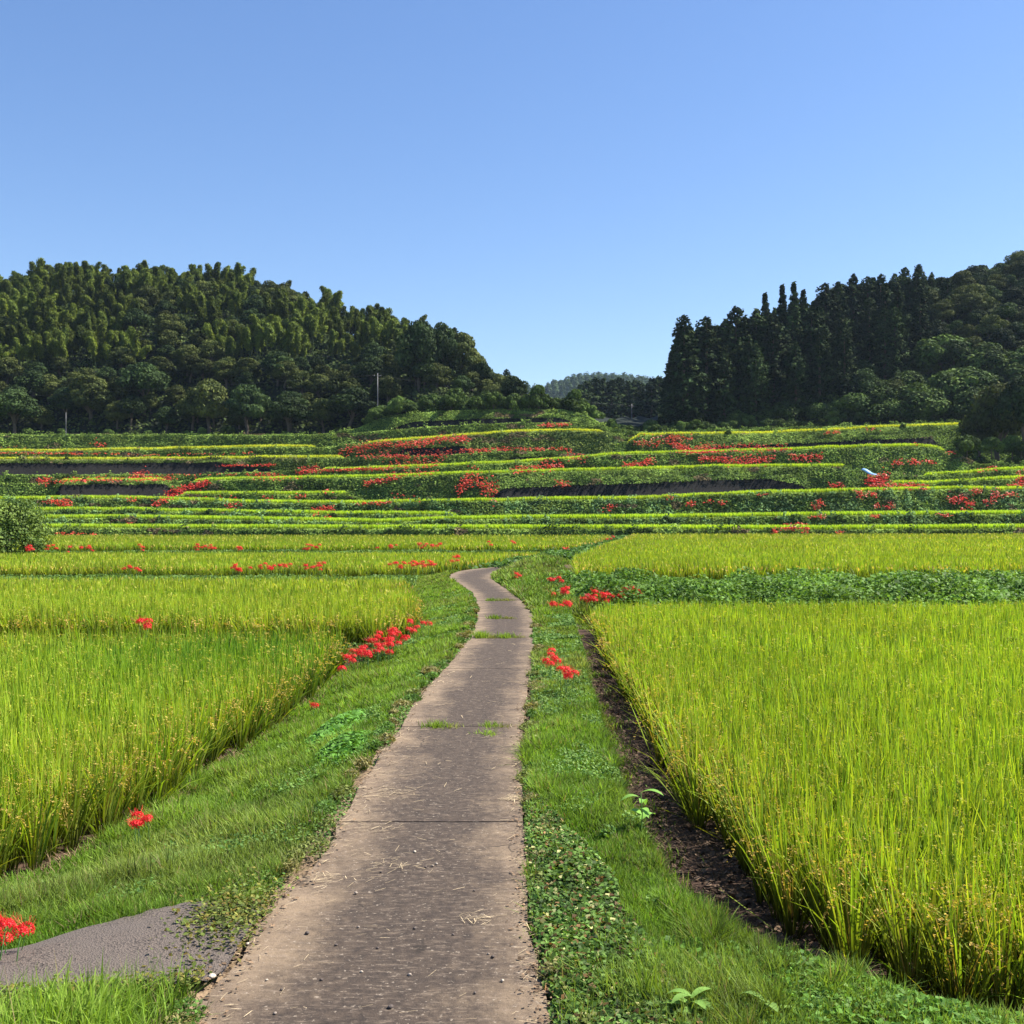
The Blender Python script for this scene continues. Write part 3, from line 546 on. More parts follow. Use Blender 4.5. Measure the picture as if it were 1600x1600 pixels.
# leafy bank between the right-hand paddies
g = Geo(); n = 110000; y = U(30.4, 41.6, n); x = U(0.0, 26, n); lo = fPR(y) + .9 + 1.6 * smooth((33 - y) / 3); k = (x > lo); x = x[k]; y = y[k]; n = len(x)
cv = np.clip(fnoise(x * .8, y * .8, 81) * 1.3 - .1, 0, 1)[:, None]; c = (np.array([.05, .12, .018]) * (1 - cv) + np.array([.19, .33, .055]) * cv) * U(.5, 1.35, n)[:, None]
hh = (.12 + .75 * np.clip(fnoise(x * .7, y * .7, 82) * 1.6 - .4, 0, 1) + .25 * np.exp(-((y - 33.5) / 1.2) ** 2)) * smooth((x - fPR(y) - .6) / 2)
leafy(g, x, y, hh, U(.07, .14, n), c, .9)
n = 60000; y = U(31, 62, n); x = fPR(y) + U(.1, 3.4, n); k = ((y < 42) | (x < np.interp(y, [42, 52, 64, 80], [2.5, 3.1, 5.2, 8]))); scatter_grass(g, x[k], y[k], 1.7, 1.2)
n = 30000; y = U(62, 150, n); x = np.interp(y, [60, 72, 84, 110, 148], [1.5, 2.6, 4.6, 9.4, 14.5]) + rng.normal(0, 1.6, n); leafy(g, x, y, .25 + .35 * fnoise(x, y, 85), U(.16, .3, n), (np.array([.09, .18, .035]) * U(.5, 1.4, n)[:, None]), .8)
tag(g.build('bank_weeds', M_weed), 'dense leafy green weeds on the bank between the right-hand paddies', 'weeds', kind='stuff')
g = Geo(); n = 70000; y = np.concatenate([U(41.8, 57.4, 40000), U(22.0, 23.3, 8000), U(88, 91.4, 22000)]); n = len(y); x = -U(0, 1, n) * .55 * y + 1; x[y > 80] += 4
k = x < np.where(y > 80, 5, fFL(y) + .5); x = x[k]; y = y[k]; n = len(x)
cv = fnoise(x * .6, y * .6, 83)[:, None]; c = (np.array([.045, .10, .018]) * (1 - cv) + np.array([.17, .28, .06]) * cv) * U(.6, 1.3, n)[:, None]
leafy(g, x, y, .12 + .3 * fnoise(x * .5, y * .5, 84), np.maximum(.07, y * .0022), c, .8)
tag(g.build('ditch_weeds', M_weed), 'weeds filling the ditches and field edges between the left paddies', 'weeds', kind='stuff')

# weeds on the terrace banks
g = Geo()
for i in range(len(T)):
    n = 40000 if i < 8 else 48000
    px = U(-160, 1760, n); Zt = tz(px); dz = Zt[i + 1] - Zt[i]; keep = U(0, 1, n) < np.clip(dz / 2.2, 0, 1); px = px[keep]; Zt = Zt[:, keep]; dz = dz[keep]; n = len(px)
    wf = wallf(i, px); f = U(0, 1.12, n); r = trun(dz); dd = TD[i] + off(px) - r + r * f; z = Zt[i] + dz * (wf + (1 - wf) * np.clip(f, 0, 1)); x = (px - 800) / F * dd
    p1 = fnoise(px * .03, z * .7 + i * 9, 91); p2 = fnoise(px * .11, z * 1.5 + i * 5, 92)
    z = z + U(-.08, .14, n) * (.4 + p1) + .9 * (p2 > .68) * U(0, 1, n) ** 1.5; dd = dd - U(0, .4, n)
    p3 = fnoise(px * .055, i * 7.3 + z * 0, 93); pp = np.clip(p1 * .9 + p3 * .9 - .35, 0, 1)[:, None] * .75 + .25 * np.clip(f, 0, 1)[:, None]; c = np.array([.050, .105, .020])[None] * (1 - pp) + np.array([.31, .42, .09])[None] * pp
    if i in (1, 2, 3): k2 = (p2 > .55); c[k2] = np.array([.21, .33, .12])
    if i == 6: k2 = (px > 1280) | (f > .5); c[k2] = c[k2] * .4 + np.array([.20, .29, .06]) * .8
    if i in (7,): k2 = px < 480; c[k2] = c[k2] * .5 + np.array([.25, .2, .1]) * .45 * (f[k2, None] > .75)
    if i == 8: k2 = (px > 560) & (px < 960); c[k2] = c[k2] * .8 + np.array([.1, .08, .03]) * p2[k2, None]
    dp = fnoise(px * .03 + i * 5.7, z * .8, 96) > .66; c[dp] = c[dp] * .4 + np.array([.02, .045, .008]); z = z + dp * U(0, .35, n)
    bp = fnoise(px * .025 + i * 3.1, z * .5, 95) > .73; c[bp] = np.array([.24, .19, .10]) * (.5 + .6 * p2[bp, None])
    c = c * U(.5, 1.35, n)[:, None]
    N = np.stack([rng.normal(0, .5, n), rng.normal(-.6, .5, n), rng.normal(.8, .4, n)], -1)
    cards(g, np.stack([x, dd, z], -1), N, U(.18, .42, n), c, 1.5)
tag(g.build('terrace_bank_weeds', M_far), 'grass and weeds covering the terrace banks across the valley', 'weeds', kind='stuff')

# ------------------------------------------------------------------ trees
def crown_broad(R, H, nb, nl, ls, cA, cB, flat=.75, base=.25, updn=.2):
    g = Geo(); cen = []; rad = []
    for k in range(nb):
        a = random.uniform(0, 6.283); zz = random.uniform(-.15, 1); rr = math.sqrt(max(0, 1 - max(zz, 0) ** 2)) * random.uniform(.35, .85)
        cen.append((R * .78 * rr * math.cos(a), R * .78 * rr * math.sin(a), H * (base + (1 - base) * .5 + zz * (1 - base) * .36))); rad.append(R * random.uniform(.17, .40))
    cen = np.array(cen); rad = np.array(rad); i = rng.integers(0, nb, nl); d = rng.normal(0, 1, (nl, 3)); d[:, 2] += .25; d /= np.linalg.norm(d, axis=1, keepdims=True)
    s = np.where(U(0, 1, nl) < .75, U(.85, 1.08, nl), U(.3, .9, nl)); P = cen[i] + d * (rad[i] * s)[:, None] * np.array([1, 1, flat])
    inside = np.zeros(nl, bool)
    for k in range(nb):
        q = (P - cen[k]) / (rad[k] * np.array([1, 1, flat])); inside |= (np.linalg.norm(q, axis=1) < .7) & (i != k)
    keep = (~inside | (U(0, 1, nl) < .25)) & (P[:, 2] > .05); P = P[keep]; d = d[keep]; i = i[keep]; n = len(P)
    tint = U(0, 1, nb)[i] * .6 + U(0, .4, n); c = cA * (1 - tint[:, None]) + cB * tint[:, None]; c = c * U(.7, 1.25, n)[:, None]
    cards(g, P, d + rng.normal(0, .55, (n, 3)) + np.array([0, 0, updn]), ls * U(.6, 1.3, n), c, 1.4); return g, cen
def trunk_geo(H, r, cen, col, lean=.0):
    g = Geo(); top = np.array([lean * H, 0, H * .6]); pts = [(0, 0, -.6), (0.02 * H, .01 * H, H * .2), tuple(top * .7), tuple(top)]
    tube(g, pts, np.array([r * 1.3, r, r * .75, r * .4]), col)
    for k in range(min(8, len(cen))):
        c = cen[k]; s = top * random.uniform(.35, .8); tube(g, [s, (s + c) * .5 + np.array([0, 0, .05 * H]), c], np.array([r * .4, r * .25, r * .08]), col)
    return g
def crown_bamboo(H):
    g = Geo(); tips = []
    for k in range(6):
        R_ = random.uniform(1.2, 2.2); x0, y0 = random.gauss(0, 1.9), random.gauss(0, 1.9); h = H * random.uniform(.62, 1.02); a = random.uniform(0, 6.28); n = 950; t = U(.35, 1, n) ** .75
        ben = 1.8 * t ** 5 * random.uniform(.3, 1.5); cx = x0 + ben * math.cos(a) + x0 * .4 * t; cyy = y0 + ben * math.sin(a) + y0 * .4 * t; cz = h * (t - .07 * t ** 6)
        u = np.clip((t - .35) / .66, 0, 1); r = R_ * (u ** .6) * (1 - u ** 3.2) ** .5 * U(.4, 1.05, n) ** .6 + .15; th = U(0, 6.28, n)
        r = r * (.85 + .3 * np.sin(t * 11 + k * 2 + 3 * np.sin(th + k)))
        P = np.stack([cx + r * np.cos(th), cyy + r * np.sin(th), cz - r * .2], -1) + rng.normal(0, .16, (n, 3))
        cv = U(0, 1, n)[:, None] * .5 + .5 * random.random(); c = (np.array([.026, .050, .008]) * (1 - cv) + np.array([.150, .185, .026]) * cv) * U(.7, 1.25, n)[:, None]
        N = np.stack([np.cos(th), np.sin(th), U(.2, 1.4, n)], -1) + rng.normal(0, .4, (n, 3)); cards(g, P, N, U(.28, .62, n), c, 2.2, up=np.array([[0, 0, 1.]])); tips.append((x0, y0, h, a))
    return g, tips
def crown_cedar(H, R, pw=.62, irr=.35):
    g = Geo(); nb = 300; ph = [random.uniform(0, 6.28) for _ in range(4)]
    for k in range(nb):
        t = (k + random.random()) / nb; t = t ** .85; z = H * (.05 + .93 * t); a = random.uniform(0, 6.283)
        rr = R * (1 - t) ** pw * (random.uniform(.55, 1.2) + irr * math.sin(t * 9 + ph[0] + 2 * math.sin(a + ph[1])) * .6) + .18
        n = max(5, int(26 * rr / R)); s = np.sqrt(U(.02, 1, n)); wdt = .2 * rr + .28
        lx = s * rr; ly = rng.normal(0, wdt * .5, n) * (1.2 - s); lz = -.15 * lx + .07 * lx ** 1.6 + rng.normal(0, .2, n)
        P = np.stack([lx * math.cos(a) - ly * math.sin(a), lx * math.sin(a) + ly * math.cos(a), z + lz], -1)
        c = np.array([.018, .034, .011])[None] * U(.6, 1.9, n)[:, None] + np.array([.012, .010, 0])[None] * random.random()
        cards(g, P, np.stack([rng.normal(0, .5, n) + .5 * math.cos(a), rng.normal(0, .5, n) + .5 * math.sin(a), np.abs(rng.normal(.7, .4, n))], -1), U(.35, .8, n), c, 1.6)
    return g
OL1 = np.array([.028, .042, .013]); OL2 = np.array([.105, .120, .030]); DG1 = np.array([.014, .028, .010]); DG2 = np.array([.055, .085, .024]); BARK = np.array([.10, .08, .06])
protos = {}
def make_proto(kind, key, crown_g, crown_mat, trunk_g, trunk_name='trunk', foliage='crown'):
    r = empty(key); cr = crown_g.build(foliage, crown_mat, r); parts = [cr]
    if trunk_g: parts.append(trunk_g.build(trunk_name, M_bark, r))
    protos.setdefault(kind, []).append([r, parts, False])
for k in range(5):
    g, cen = crown_broad(5.0, 10, 34, 9500, .43, *((OL1, OL2) if k % 2 else (DG1, DG2)), flat=.62, base=[.1, -.02, .05, -.05, .0][k]); make_proto('broad', 'broadleaf_tree', g, M_tree, trunk_geo(10, .3, cen, BARK, random.uniform(-.08, .08)))
for k in range(4):
    g, tips = crown_bamboo(14); tg = Geo()
    for x0, y0, h, a in tips: tube(tg, [(0, 0, -.8), (x0 * .8, y0 * .8, .6), (x0 * 1.1, y0 * 1.1, h * .4), (x0 * 1.25, y0 * 1.25, h * .75)], np.array([.09, .07, .06, .03]), (.10, .14, .05), 4)
    make_proto('bamboo', 'bamboo', g, M_bamboo, tg, 'culms', 'foliage')
for k in range(4):
    tg = Geo(); tube(tg, [(0, 0, -.8), (0, 0, 10), (0, 0, 22)], np.array([.45, .3, .06]), (.09, .06, .045)); make_proto('cedar', 'cedar_tree', crown_cedar(24, [4.2, 3.6, 4.6, 2.7][k], [.5, .55, .45, .8][k]), M_cedar, tg)
for k in range(4):
    g, cen = crown_broad(2.6, 3.2, 12, 3600, .34, np.array([.03, .055, .015]), np.array([.12, .18, .038]), flat=.8, base=-.2); make_proto('shrub', 'shrub', g, M_tree, trunk_geo(2.2, .08, cen, BARK))
for k in range(3):
    g, cen = crown_broad(5.2, 5.4, 26, 9000, .42, np.array([.03, .055, .015]), np.array([.105, .16, .032]), flat=.75, base=-.1, updn=.9); make_proto('vine', 'vine_mound', g, M_tree, trunk_geo(4, .15, cen, BARK))
cnt = {}
def place(kind, x, y, z, s, label, cat, group, rz=None, sz=None, var=None):
    L = protos[kind]; k = random.randrange(len(L)) if var is None else var % len(L); P = L[k]
    sz = s if sz is None else sz
    if not P[2]: r = P[0]; P[2] = True
    else:
        r = P[0].copy(); C.objects.link(r)
        for ch in P[1]: c = ch.copy(); C.objects.link(c); c.parent = r
    r.location = (x, y, z); r.rotation_euler = (0, 0, random.uniform(0, 6.28) if rz is None else rz); r.scale = (s, s, sz)
    for key in ('label', 'category', 'group'):
        if key in r: del r[key]
    tag(r, label, cat, group); cnt[kind] = cnt.get(kind, 0) + 1; return r
def at(px, d): x = (px - 800) / F * d; return x, d, float(ground(np.array([x]), np.array([d]))[0])
# left hill -------------------------------------------------
cand = []
for d in np.arange(294, 425, 7.2):
    w_ = 6.6 if d < 330 else 7.6
    for x in np.arange(-190, 40, w_):
        xx = x + random.gauss(0, 1.3); yy = d + random.gauss(0, 1.6); px = 800 + F * xx / yy
        if -60 < px < 815 and yy < interp(np.array([px]), RD)[0] + 8: cand.append((xx, yy, px))
random.shuffle(cand)
for x, y, px in cand:
    z = float(ground(np.array([x]), np.array([y]))[0]); row = HZ - F * (z - CAM) / y
    nb_ = float(fnoise(np.array([px * .012]), np.array([y * .03]), 101)[0])
    bam = (row < 590 - px * .02) and (nb_ > .40 or y > 398) and px < 680
    col_ = ['at the left edge of the photo', 'straight above the thin pale pole', 'above and right of the pale pole', 'above the bare-branched tree', 'above the sunlit clearing', 'above the widest low round tree', 'above the crossarm pole', 'above the ivy-grey oak', 'at its right end'][int(np.searchsorted([60, 140, 250, 360, 450, 540, 610, 690], px))]
    lev = 'crest' if row < 520 else ('upper slope' if row < 560 else ('middle slope' if row < 610 else 'foot'))
    if bam and cnt.get('bamboo', 0) < 298:
        place('bamboo', x, y, z - .5, random.uniform(.75, 1.05), f'feathery pale bamboo, {lev} of the left hill, {col_}', 'bamboo', f'bamboo on the left hill {lev}, {col_}')
    else:
        s = random.uniform(.6, 1.05) * (1.0 if row < 600 else 1.1); dk = 'olive' if random.random() < .4 else 'dark'
        place('broad', x, y, z - .8, s, f'{dk} broadleaf tree, {lev} of the left hill, {col_}', 'tree', f'{dk} broadleaf trees on the left hill {lev}, {col_}', var=random.choice([0, 2, 4]) if dk == 'olive' else random.choice([1, 3]))
# individually recognisable trees at the foot of the left hill: px, distance, base row offset, width px, height px
foot = [(22, 289, 95, 78, 'olive rounded tree at the far left foot of the wooded hill'), (140, 296, 95, 80, 'dark tree behind the thin pale pole on the left'),
        (225, 300, 100, 85, 'dark tree right of the pale pole, with greyish layered foliage above'), (325, 292, 90, 95, 'tree with bare spreading branches showing under its dark crown'),
        (385, 290, 85, 88, 'dark round tree between the bare-branched tree and the gap in the wood edge'), (450, 287, 85, 66, 'olive round tree left of the small sunlit clearing'),
        (505, 289, 60, 60, 'small olive tree standing between two wider round ones'), (548, 287, 105, 74, 'widest low round tree at the foot of the left wood'),
        (605, 291, 60, 60, 'small tree beside the utility pole with a crossarm'), (655, 296, 85, 118, 'tall ivy-grey oak above the weedy knoll'),
        (690, 300, 70, 112, 'tall narrow dark tree next to the ivy-grey oak'), (722, 302, 72, 98, 'dark tree second from the right end of the left wood'),
        (752, 304, 56, 66, 'last big tree at the right end of the left wood'), (775, 308, 45, 50, 'low tree at the foot of the right end of the left wood')]
for k, (px, d, wp, hp, lb) in enumerate(foot):
    x, y, z = at(px, d); s = wp / F * d / 10.6; sz = hp / F * d / 9.6; place('broad', x, y, z - .6, s, lb, 'tree', None, var=k, sz=sz)
for px, d, top, lb in ((791, 330, 573, 'lone small pointed conifer at the end of the left wood'), (744, 340, 546, 'pointed conifer tip rising above the right end of the left wood'), (711, 350, 508, 'conifer tip rising behind the tall oaks of the left wood')):
    x, y, z = at(px, d); h = CAM + (HZ - top) / F * d - z; place('cedar', x, y, z - .5, min(1, h / 17), lb, 'conifer', None, sz=h / 24, var=0)
# gap cedars ------------------------------------------------
for k, (px, top) in enumerate([(898, 606), (908, 600), (917, 594), (931, 588), (943, 590), (956, 592), (968, 588), (981, 594), (994, 592), (1006, 598), (1018, 590), (1030, 586), (1042, 592), (925, 600), (960, 600), (990, 604)]):
    d = 440 + (k % 5) * 9; x = (px - 800) / F * d; zt = CAM + (HZ - top) / F * d; h = random.uniform(17, 21)
    x0, y0, zg = at(px, d); h = max(8, zt - zg); place('cedar', x, d, zg, h / 24 * 1.35, 'dark pointed cedar in the row closing the valley gap, ' + ('left end' if px < 930 else ('middle' if px < 985 else 'right end')), 'conifer', 'gap cedars ' + ('left end' if px < 930 else ('middle' if px < 985 else 'right end')), sz=h / 24, var=k % 3)
for px, top, wp in ((815, 606, 22), (833, 608, 20), (846, 612, 18), (806, 618, 20)):
    d = 400; x, y, zg = at(px, d); zt = CAM + (HZ - top) / F * d; place('broad', x, y, zg - .5, wp / F * d / 9, 'small hazy round tree on the skyline left of the gap cedars', 'tree', 'small skyline trees in the gap', sz=(zt - zg) / 9.6)
# right hill ------------------------------------------------
front = [(1069, 286, 487), (1086, 292, 515), (1104, 290, 490), (1119, 300, 506), (1134, 295, 494), (1150, 296, 474), (1166, 300, 492), (1182, 298, 478), (1195, 302, 453), (1208, 296, 486), (1222, 306, 440), (1240, 304, 436), (1255, 306, 448), (1268, 300, 476),
         (1290, 318, 438), (1310, 322, 436), (1334, 324, 424), (1356, 326, 428), (1376, 328, 424), (1398, 332, 424), (1414, 334, 414), (1436, 330, 409), (1456, 336, 422)]
for k, (px, d, top) in enumerate(front):
    x, y, zg = at(px, d); zt = CAM + (HZ - top) / F * d; h = zt - zg; spire = px in (1195, 1222, 1240, 1255)
    lb = 'tall dark cedar in the front rank along the left side of the right hill' if px < 1190 else ('slender spire-topped cedar among the four standing clear on the right hill' if spire else ('broad cedar beside the slender spires on the right hill' if px < 1280 else ('dark cedar on the crest right of the slender spires' if px < 1370 else 'dark cedar on the crest where it meets the broadleaf trees')))
    gp = lb[:50]
    if k == 0: lb, gp = 'outermost cedar at the left edge of the right hill, light showing through its branches', None
    place('cedar', x, y, zg - .5, (1.25 if spire else 1.3) * min(1.2, h / 24), lb, 'conifer', gp, sz=h / 24, var=3 if spire else (0 if k == 0 else k % 3))
n = 0
for d in np.arange(289, 372, 7.5):
    for x in np.arange(40, 200, 6.4):
        xx = x + random.gauss(0, 1.2); yy = d + random.gauss(0, 1.5); px = 800 + F * xx / yy; row = None
        if not 1046 < px < 1680: continue
        z = float(ground(np.array([xx]), np.array([yy]))[0]); row = HZ - F * (z - CAM) / yy
        if px > 1400 and row > 590: continue
        pc_ = ['behind the left front rank', 'below the four spires', 'right of the spires', 'above the tapering thicket', 'above the largest vine mound', 'near the right edge'][int(np.searchsorted([1170, 1270, 1340, 1420, 1530], px))]; pr_ = 'front' if yy < 312 else ('middle' if yy < 340 else 'rear')
        if px < 1300 or (px < 1440 and random.random() < .35):
            lim = interp(np.array([px]), [(1046, 560), (1062, 500), (1110, 500), (1180, 485), (1230, 462), (1300, 445), (1450, 425)])[0]; hmax = (row - lim - 6) / F * yy
            h = min(random.uniform(19, 25), hmax)
            if h < 7: continue
            place('cedar', xx, yy, z - .5, h / 24 * 1.15, f'dark cedar, {pr_} of the right wood, {pc_}', 'conifer', f'{pr_} cedars of the right wood {pc_}', sz=h / 24, var=random.randrange(3))
        else:
            s = random.uniform(.7, 1.1); lev = 'upper' if row < 560 else 'lower'
            place('broad', xx, yy, z - .6, s, f'olive broadleaf tree, {lev} right hill, {pr_} of wood, {pc_}', 'tree', f'{pr_} broadleaf trees, {lev} right hill {pc_}')
for k in range(26):
    px = 1275 + k * 8.2 + random.uniform(-3, 3); d = random.uniform(322, 345); top = interp(np.array([px]), [(1270, 462), (1300, 442), (1340, 434), (1400, 428), (1440, 422), (1490, 428)])[0] + random.uniform(-2, 12)
    x, y, zg = at(px, d); h = CAM + (HZ - top) / F * d - zg; hp_ = 'just right of the slender spires' if px < 1345 else ('in its middle' if px < 1420 else 'where it meets the broadleaf trees')
    place('cedar', x, y, zg - .5, 1.25 * min(1.2, max(.6, h / 24)), f'dark cedar filling the crest of the right hill, {hp_}', 'conifer', f'cedars filling the right crest {hp_}', sz=h / 24, var=random.randrange(3))
# vine-covered mounds and thickets on the lower right slope: px, top row, width px, height px
def slope_d(px, row):
    dg = np.arange(280, 372, .5); x = (px - 800) / F * dg; r_ = HZ - F * (ground(x, dg) - CAM) / dg; k = np.argmax(r_ <= row); return float(dg[k]) if r_[k] <= row else 290.
VM = [(1470, 522, 100, 62, 'large vine-draped mound with a sunlit rounded top'), (1540, 526, 80, 62, 'vine-draped mound right of the largest one'), (1605, 528, 90, 70, 'vine-draped mound at the right edge of the photo'), (1505, 514, 40, 34, 'small leafy crown peeping above the largest vine mound'),
      (1420, 565, 70, 60, 'leafy thicket at the lower left of the largest vine mound'), (1500, 566, 90, 60, 'pale leafy thicket just below the largest vine mound'), (1575, 562, 90, 60, 'pale leafy thicket under the right-edge vine mound'), (1375, 588, 70, 50, 'sloping leafy thicket left of the vine mounds'), (1330, 598, 60, 50, 'leafy thicket tapering down towards the cedars'),
      (1440, 600, 90, 55, 'leafy thicket in the middle of the lower right slope'), (1520, 598, 90, 60, 'thicket above the big dark tree'), (1590, 596, 90, 60, 'thicket above the tree cut by the right edge'), (1395, 622, 70, 46, 'shadowy thicket low on the right slope'), (1460, 630, 80, 46, 'shadowy thicket left of the big dark tree'),
      (1230, 612, 56, 44, 'pale green bush at the foot of the cedars'), (1195, 624, 44, 36, 'small pale bush beside the pale green one under the cedars'), (1085, 640, 46, 32, 'greyish bush at the left foot of the cedars'), (1280, 616, 50, 40, 'dull bush right of the pale green one under the cedars'), (1150, 634, 44, 30, 'low bush between the greyish and the small pale ones')]
for k, (px, top, wp, hp, lb) in enumerate(VM):
    d = slope_d(px, min(top + hp, 668)); d = max(282, d); x, y, zg = at(px, d); s = wp / F * d / 10; zt = CAM + (HZ - top) / F * d; s *= 1.25; place('vine', x, y, zg - 1.2, s, lb, 'thicket', None, sz=min(s * .95, max(.35, (zt - zg + 1.2) / 4.6)), var=k)
for j in range(80):
    px = random.uniform(1290, 1680); lo = interp(np.array([px]), [(1290, 640), (1340, 610), (1400, 585), (1450, 545), (1680, 535)])[0]; row = random.uniform(lo, 665); d = max(283, slope_d(px, row)); x, y, zg = at(px, d)
    hz_ = 'below the tapering thicket' if px < 1400 else ('around the largest vine mound' if px < 1500 else 'near the right edge'); lv = 'high' if row < 600 else 'low'
    place('shrub', x, y, zg - .5, random.uniform(.9, 1.9), f'leafy shrub {lv} on the right slope, {hz_}', 'shrub', f'{lv} shrubs of the right slope {hz_}', sz=random.uniform(.7, 1.6))
for k, (px, d, top, wp, lb) in enumerate([(1560, 236, 600, 110, 'big dark tree overhanging the right end of the terraces'), (1600, 230, 590, 100, 'dark tree cut by the right edge of the photo, above the terraces'), (1530, 240, 640, 70, 'dark lower tree at the right end of the top terrace')]):
    x, y, zg = at(px, d); zt = CAM + (HZ - top) / F * d; zb = CAM + (HZ - 728) / F * d
    place('broad', x, y, zb - .5, wp / F * d / 9.5, lb, 'tree', None, sz=(zt - zb) / 9.2, var=k + 1)
for j in range(16):
    px = random.uniform(1500, 1680); d = random.uniform(222, 236); row = random.uniform(690, 735); place('shrub', (px - 800) / F * d, d, CAM + (HZ - row) / F * d - 2, random.uniform(.9, 1.5), 'dark shrub filling the space beneath the big dark trees on the right', 'shrub', 'shrubs beneath the big dark trees')
x, y, zg = at(1487, 252); place('shrub', x, 246, CAM + (HZ - 702) / F * 246, 42 / F * 246 / 5.4, 'dark round bush at the right end of the yellow top terrace', 'bush', None, sz=44 / F * 246 / 3.2)
# shrubs along knoll, wood edges
k = 0
for (a, b, d0, d1, n, rise, lb, gp) in [(575, 930, 276, 284, 60, 1.3, 'weedy shrub on the knoll in the middle of the valley', 'knoll shrubs'), (940, 1130, 272, 284, 16, 1, 'low olive shrub at the foot of the gap between the hills', 'shrubs in the valley gap'),
        (-40, 560, 284, 291, 16, .7, 'low shrub along the edge of the left wood', 'shrubs edging the left wood'), (1120, 1500, 281, 287, 18, 1.1, 'dark undergrowth shrub below the right wood', 'shrubs edging the right wood')]:
    for j in range(n):
        px = a + (b - a) * (j + random.random()) / n; d = random.uniform(d0, d1) + (float(off(np.array([px]))[0]) if d0 == 276 else 0); x, y, z = at(px, d); s = random.uniform(.5, 1.25) * rise
        pp_ = ['at the left end', 'left of the middle', 'right of the middle', 'at the right end'][min(3, int(4 * j / n))]
        place('shrub', x, y, z - .3, s, lb + ', ' + pp_, 'shrub', gp + ', ' + pp_, sz=s * random.uniform(.7, 1.3))
print('TREES', cnt)

for nm, p0_, p1_, n, lb in (('left', -80, 830, 90000, 'dark undergrowth beneath the trees of the left hill'), ('right', 1030, 1700, 80000, 'dark undergrowth and creepers between the trees of the right hill')):
    g = Geo(); px = U(p0_, p1_, n); dr = interp(px, RD) + 6; d = 286 + off(px) + (dr - 286 - off(px)) * U(0, 1, n) ** .9; x = (px - 800) / F * d; z = far_z(px, d); p = fnoise(x * .15, d * .15, 121); p2 = fnoise(x * .5, d * .5, 122)
    z = z + U(0, 1, n) * (.4 + 5.5 * np.clip(p * 1.5 - .35, 0, 1) * p2); c = (np.array([.02, .036, .012])[None] * (1 - p2[:, None]) + np.array([.075, .10, .025])[None] * p2[:, None]) * U(.5, 1.4, n)[:, None]
    cards(g, np.stack([x, d, z], -1), np.stack([rng.normal(0, .5, n), rng.normal(-.6, .5, n), rng.normal(.8, .4, n)], -1), U(.5, 1.1, n), c, 1.4)
    tag(g.build('undergrowth', M_tree), lb, 'undergrowth', kind='stuff')
BK = {2: 'third', 3: 'fourth', 5: 'wall-topped sixth', 6: 'seventh', 7: 'eighth', 8: 'highest rice', 9: 'weedy upper'}
for j in range(70):
    i = random.choice(list(BK)); px = random.uniform(-20, 1620); Zt = tz(np.array([px]))[:, 0]; dz = Zt[i + 1] - Zt[i]
    if dz < .7: continue
    f = random.uniform(.1, .8); wf = float(wallf(i, np.array([px]))[0]); r_ = float(trun(np.array([dz]))[0]); d = TD[i] + float(off(np.array([px]))[0]) - r_ + r_ * f
    if wf > .2: f = 1.0; d = TD[i] + float(off(np.array([px]))[0])
    z = Zt[i] + dz * (wf + (1 - wf) * f); s_ = random.uniform(.14, .36); zone = 'left part' if px < 500 else ('middle' if px < 1000 else 'right part')
    place('shrub', (px - 800) / F * d, d, z - .35, s_, f'small dark weedy bush on the {BK[i]} terrace bank, {zone}', 'bush', f'weedy bushes on the {BK[i]} terrace bank, {zone}', sz=s_ * random.uniform(.8, 1.3))
# leafy bush at the left edge
g, cen = crown_broad(3.7, 5.2, 44, 21000, .19, np.array([.04, .085, .015]), np.array([.24, .33, .07]), flat=.85, base=-.45, updn=.3)
r = empty('leafy_bush', (at(10, 86)[0], 86.5, -.45)); tag(r, 'rounded leafy bush at the left edge behind the lily row', 'bush')
g.build('crown', M_weed, r); trunk_geo(3.4, .12, cen, BARK).build('trunk', M_bark, r)

# ------------------------------------------------------------------ distant hills
g = Geo(); pxd = np.arange(500, 1300, 5.); dd = np.linspace(1250, 1800, 16)
ridge = interp(pxd, [(500, 640), (760, 622), (800, 603), (850, 607), (866, 598), (895, 590), (930, 586), (980, 588), (1040, 598), (1300, 640)])
X_ = (pxd[None] - 800) / F * dd[:, None]; zr = CAM + (HZ - ridge - 8) / F * 1600
Zd = 15 + (zr - 15)[None] * np.sin(np.clip((dd - 1250) / 350, 0, 1) * math.pi / 2)[:, None] - 40 * np.clip((dd - 1600) / 200, 0, 1)[:, None] + 10 * (fnoise(X_ * .02, dd[:, None] * .02 + X_ * 0, 111) - .5)
gi = np.arange(Zd.size).reshape(Zd.shape)
g.add(np.stack([X_, dd[:, None] + 0 * X_, Zd], -1), np.stack([gi[:-1, :-1], gi[:-1, 1:], gi[1:, 1:], gi[1:, :-1]], -1), np.array([[.025, .04, .02]]))
tag(g.build('distant_hill', M_soil), 'far wooded hill showing blue in the valley gap', 'hill', kind='structure')
g = Geo(); n = 26000; px = U(760, 1080, n); dv = U(1400, 1640, n); x = (px - 800) / F * dv
cell = np.floor(x / 9) * 131 + np.floor(dv / 9) * 37; hh = (np.sin(cell * 12.9898) * 43758.5453) % 1
zi = CAM + (HZ - np.interp(px, pxd, ridge) - 8) / F * 1600
zg = 15 + (zi - 15) * np.sin(np.clip((dv - 1250) / 350, 0, 1) * math.pi / 2) - 40 * np.clip((dv - 1600) / 200, 0, 1)
fx = (x / 9) % 1 - .5; fy = (dv / 9) % 1 - .5; dome = np.sqrt(np.clip(1 - 3.2 * (fx ** 2 + fy ** 2), 0, 1)); z = zg + (4 + 7 * hh) * dome + rng.normal(0, .6, n)
